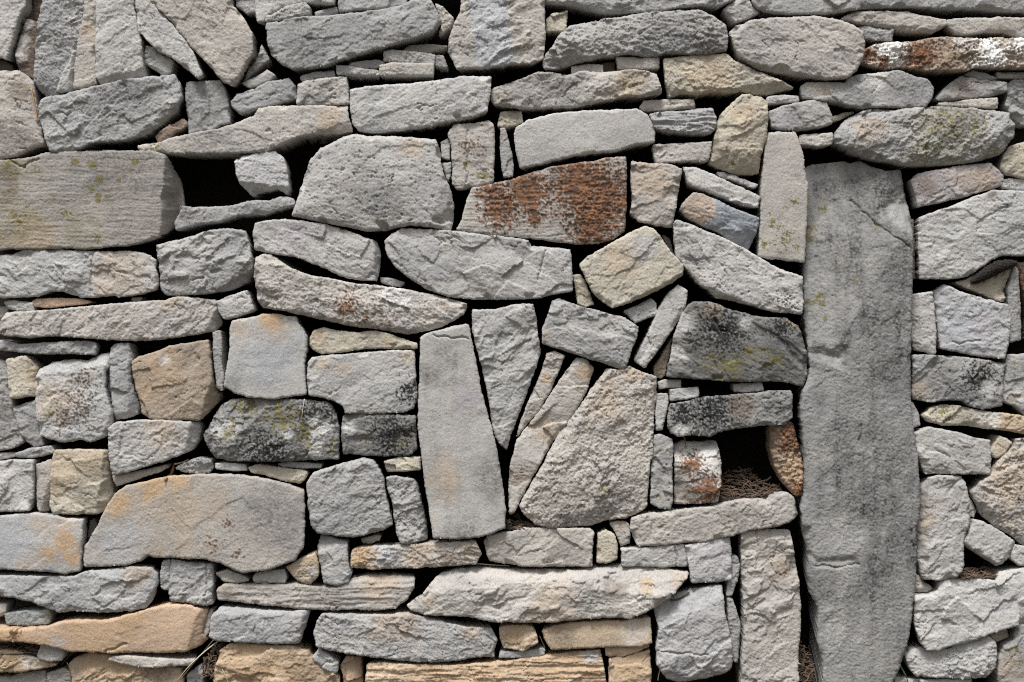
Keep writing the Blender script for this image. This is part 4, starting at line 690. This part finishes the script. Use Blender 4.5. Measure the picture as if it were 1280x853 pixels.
stem_m = plain_mat('dried_stem', (.36, .20, .09), (.50, .30, .15), 60, .8)
twig_m = plain_mat('bark', (.045, .03, .022), (.13, .09, .065), 90, .9, .002)
leaf_m = plain_mat('dead_leaf', (.20, .11, .05), (.36, .22, .12), 70, .8)
litter_m = plain_mat('litter', (.04, .027, .02), (.20, .135, .09), 70, .95, .002)
grass_m = plain_mat('grass_green', (.035, .085, .022), (.06, .13, .035), 30, .6)
moss_m = plain_mat('dark_moss', (.006, .0045, .004), (.04, .03, .026), 260, 1.0, .006)

def thin(name, cat, label, text, rad, mat, back=-14.0, group=None):
    path = drape(text, rad, back=back); V, F = tube(path, rad)
    o = mesh_obj(name, V, F, mat, loc=V[0]); o['kind'] = 'thing'; o['category'] = cat; o['label'] = label
    if group: o['group'] = group
    return o
thin('dry_stem', 'stem', "thin orange dried stem beside the brownish rounded block at the left edge", "A1 152,428 168,500 185,597", 1.3, stem_m)
SG = 'dry straws caught in the wall'
thin('straw', 'straw', "longest pale straw sweeping down beside the big tan stone at the bottom left", "E1 1098,648 1010,700 940,770 882,852", .9, straw_m, group=SG)
thin('straw', 'straw', "straight pale straw just above the longest straw at the bottom left", "E1 1062,645 1000,715 895,845", .8, straw_m, group=SG)
thin('straw', 'straw', "short pale straw lying on the big tan broken-faced stone", "E1 1113,785 1130,815 1147,858", .7, straw_m, group=SG)
thin('straw', 'straw', "pale straw lying along the joint under the rusty-ended long stone", "E2 1103,267 1180,275 1268,279", .9, straw_m, group=SG)
thin('straw', 'straw', "pale straw standing between the small tan cube and the buff oblong", "E3 140,632 152,660 167,694", .8, straw_m, group=SG)
thin('straw', 'straw', "pale straw crossing the slot at the left of the pillar's foot", "E4 148,752 200,795 258,845", .8, straw_m, -30, group=SG)
thin('straw', 'straw', "pale straw at the bottom edge left of the big blue slab", "E3 747,800 738,825 735,858", .8, straw_m, group=SG)
thin('straw', 'straw', "thin pale straw hanging over the dark green mossy boulder", "C2 246,555 240,600 233,650", .7, straw_m, group=SG)
thin('straw', 'straw', "pale broken straw above the small glinting grey chip", "D1 858,245 895,243 930,222", 1.3, straw_m, group=SG)
thin('straw', 'straw', "short pale straw on the tan block under the bottom left litter", "E1 318,765 326,783 340,803", .8, straw_m, group=SG)
TG = 'dark twigs between the stones'
thin('twig', 'twig', "dark twig standing in the gap left of the big tan broken-faced stone", "E1 1062,690 1048,745 1058,810", 1.2, twig_m, group=TG)
thin('twig', 'twig', "dark crooked twig beside the grey stone behind the straws", "E1 1095,672 1030,720 1010,765 1035,815", 1.1, twig_m, group=TG)
thin('twig', 'twig', "dark thin twig at the bottom edge left of the tan block", "E1 355,712 310,745 290,780", .9, twig_m, group=TG)
thin('twig', 'twig', "small curl of brown bark on top of the big blue slab", "E3 792,440 830,442 850,425 886,402", 1.5, twig_m, group=TG)
thin('twig', 'twig', "hanging brown seed stalk above the white-topped block", "C3 868,750 872,780 875,806", .9, leaf_m, group=TG)
thin('twig', 'twig', "tiny brown stalk near the top of the tall pale rough slab", "E3 1218,92 1222,118 1227,146", 1.0, leaf_m, group=TG)

def leaf(label, text, width):
    xy = bezier(pts(text), 9); V, F = [], []
    for i, (a, b) in enumerate(xy):
        w = width*math.sin(math.pi*(.06+.9*i/8))*.5; h = max(surface(a+q, b) for q in (-1, 0, 1)) + 1.5
        V += [(wx(a-w), -(h+.6)*U, wz(b)), (wx(a), -(h+1.6)*U, wz(b)), (wx(a+w), -(h+.3)*U, wz(b)), (wx(a), -(h+.9)*U, wz(b))]
    for i in range(8):
        for k in range(4):
            F.append((i*4+k, i*4+(k+1) % 4, i*4+4+(k+1) % 4, i*4+4+k))
    F += [(3, 2, 1, 0), (32, 33, 34, 35)]
    o = mesh_obj('dead_leaf', V, F, leaf_m, loc=V[0]); o['kind'] = 'thing'; o['category'] = 'leaf'; o['label'] = label
leaf("narrow brown dead leaf hanging over the top of the big stained plate", "D1 852,250 842,285 834,328", 5.5)

def litter(label, text, seed, count, d0, d1, flat=.35, lens=(5, 16), mound=0.5):
    """a heap of broken twigs, needles and leaf bits filling a pocket between stones"""
    poly = pts(text); R = np.random.RandomState(seed); V, F = [], []
    lo, hi = poly.min(0), poly.max(0)
    def add(v, f):
        o = len(V); V.extend(v); F.extend([tuple(a+o for a in q) for q in f])
    # crumbly body of the heap
    nx, nd = 40, 14; G = []
    for j in range(nd):
        for i in range(nx):
            a = lo[0]+(hi[0]-lo[0])*i/(nx-1); t = j/(nd-1); dd = d0+(d1-d0)*t
            top = hi[1]-(hi[1]-lo[1])*mound*t**.6*(.5+float(fbm(np.array([a/9.]), np.array([dd/9.]), seed, 3)[0]))
            G.append((wx(a), dd*U, wz(top)))
    add(G, [(j*nx+i, j*nx+i+1, (j+1)*nx+i+1, (j+1)*nx+i) for j in range(nd-1) for i in range(nx-1)])
    body = len(F)
    while count > 0:
        a, b = R.uniform(lo, hi)
        if seg_dist(np.array([[a, b]]), poly)[0] < 0: continue
        count -= 1
        t = np.clip((hi[1]-b)/(hi[1]-lo[1]), 0, 1); dd = d0-3+(d1-d0)*(.75*t+.2*R.rand())
        L = R.uniform(*lens); w = R.normal(0, flat); q = R.uniform(0, math.pi)
        ex = np.array([math.cos(w)*math.cos(q*.5-.7), math.sin(w), math.sin(q)*.5])*L/2
        mid = R.normal(0, 1.2, 3)
        path = [(a-ex[0], b-ex[1], -dd-ex[2]), (a+mid[0], b+mid[1], -dd+mid[2]), (a+ex[0], b+ex[1], -dd+ex[2])]
        add(*tube(path, R.uniform(.45, 1.5), 4))
    o = mesh_obj('leaf_litter', V, F, litter_m, loc=V[0]); o.data.materials.append(soil)
    for p in list(o.data.polygons)[:body]: p.material_index = 1
    o['kind'] = 'stuff'; o['category'] = 'leaf litter'; o['label'] = label
litter("dry brown leaf litter heaped on the floor of the right hole", "D3 1040,420 1045,345 1090,300 1150,290 1210,285 1260,320 1285,350 D4 20,330 70,370 70,390 0,400 D3 1200,420 1100,430", 5, 210, 6, 60, mound=.42, lens=(5, 20), flat=.5)
litter("dark plant litter in the joint under the orange slab at the left edge", "E1 0,690 0,655 100,650 190,668 190,712 120,705", 6, 60, -2, 30)
litter("brown litter and root bits in the slot left of the pillar's foot", "E4 152,853 152,700 180,670 205,700 235,790 240,853", 7, 110, 6, 40, flat=1.2)
litter("brown twig litter on the ledge of the large light grey slab", "D4 930,805 985,770 1080,772 1130,775 1130,808 1000,806", 8, 110, -6, 25, lens=(4, 14))
litter("brown litter under the big fan slab in the V of wedges", "D3 -60,560 0,520 20,500 70,530 110,556 20,568", 9, 40, 0, 30)
litter("dark root litter in the gap beside the big tan broken-faced stone", "E1 1010,760 1060,690 1110,670 1090,720 1065,820 1015,820", 10, 60, 2, 24, flat=1.2)

# a clump of dark dried moss under the wide flat slab
R = np.random.RandomState(3)
def blob(text, seed, thick):
    n_, ns = 70, 48; c = bezier(pts(text), n_); V, F = [], []
    I, K = np.meshgrid(np.arange(n_), np.arange(ns), indexing='ij'); W = 2*math.pi*K/ns
    n = .45+.6*fbm(I*.16, np.cos(W)*2+9, seed, 3)+.9*np.abs(fbm(I*.5+np.sin(W)*2.5, np.cos(W)*2.5+5, seed+1, 3)-.5)+.3*np.random.RandomState(seed).rand(n_, ns)
    r = 8.5*np.sin(math.pi*(.05+.9*I/(n_-1)))**.6
    V = np.stack([wx(c[I, 0]), -(4+thick*np.cos(W)*n*r/8)*U, wz(c[I, 1]-r*np.sin(W)*n)], -1).reshape(-1, 3)
    for i in range(n_-1):
        for k in range(ns): F.append((i*ns+k, i*ns+(k+1) % ns, (i+1)*ns+(k+1) % ns, (i+1)*ns+k))
    F += [tuple(range(ns))[::-1], tuple((n_-1)*ns+k for k in range(ns))]
    return V, F
V, F = blob("B4 1010,690 1075,655 1130,610 1238,598", 12, 9)
o = mesh_obj('moss_clump', V, F, moss_m, loc=V[0]); o['kind'] = 'thing'; o['category'] = 'moss'
o['label'] = "dark crumbly dried moss tucked under the wide flat slab right of the pillar"

# green grass blades at the pillar's foot
tuft = bpy.data.objects.new('grass_tuft', None); C.objects.link(tuft)
q0 = pts("E4 655,760")[0]; tuft.location = (wx(q0[0]), -.01, wz(q0[1])); tuft['kind'] = 'thing'
tuft['category'] = 'grass'; tuft['label'] = "thin green grass blades growing between the pillar's foot and the light slabs"
for text, wdt in (("E4 655,760 672,640 692,560 716,488", 2.6), ("E4 650,752 672,790 690,820 704,860", 3.0), ("E4 657,770 668,720 676,680 682,640", 1.8)):
    xy = bezier(pts(text), 12); V, F = [], []
    for i, (a, b) in enumerate(xy):
        w = wdt*(1-.75*i/11)*.5; h = -2 + 5*math.sin(math.pi*i/11)
        V += [(wx(a-w), -h*U, wz(b)), (wx(a), -(h-1)*U, wz(b)), (wx(a+w), -h*U, wz(b)), (wx(a), -(h-.4)*U, wz(b))]
    for i in range(11):
        for k in range(4): F.append((i*4+k, i*4+(k+1) % 4, i*4+4+(k+1) % 4, i*4+4+k))
    o = mesh_obj('blade', np.array(V)-np.array(tuft.location), F, grass_m, parent=tuft)
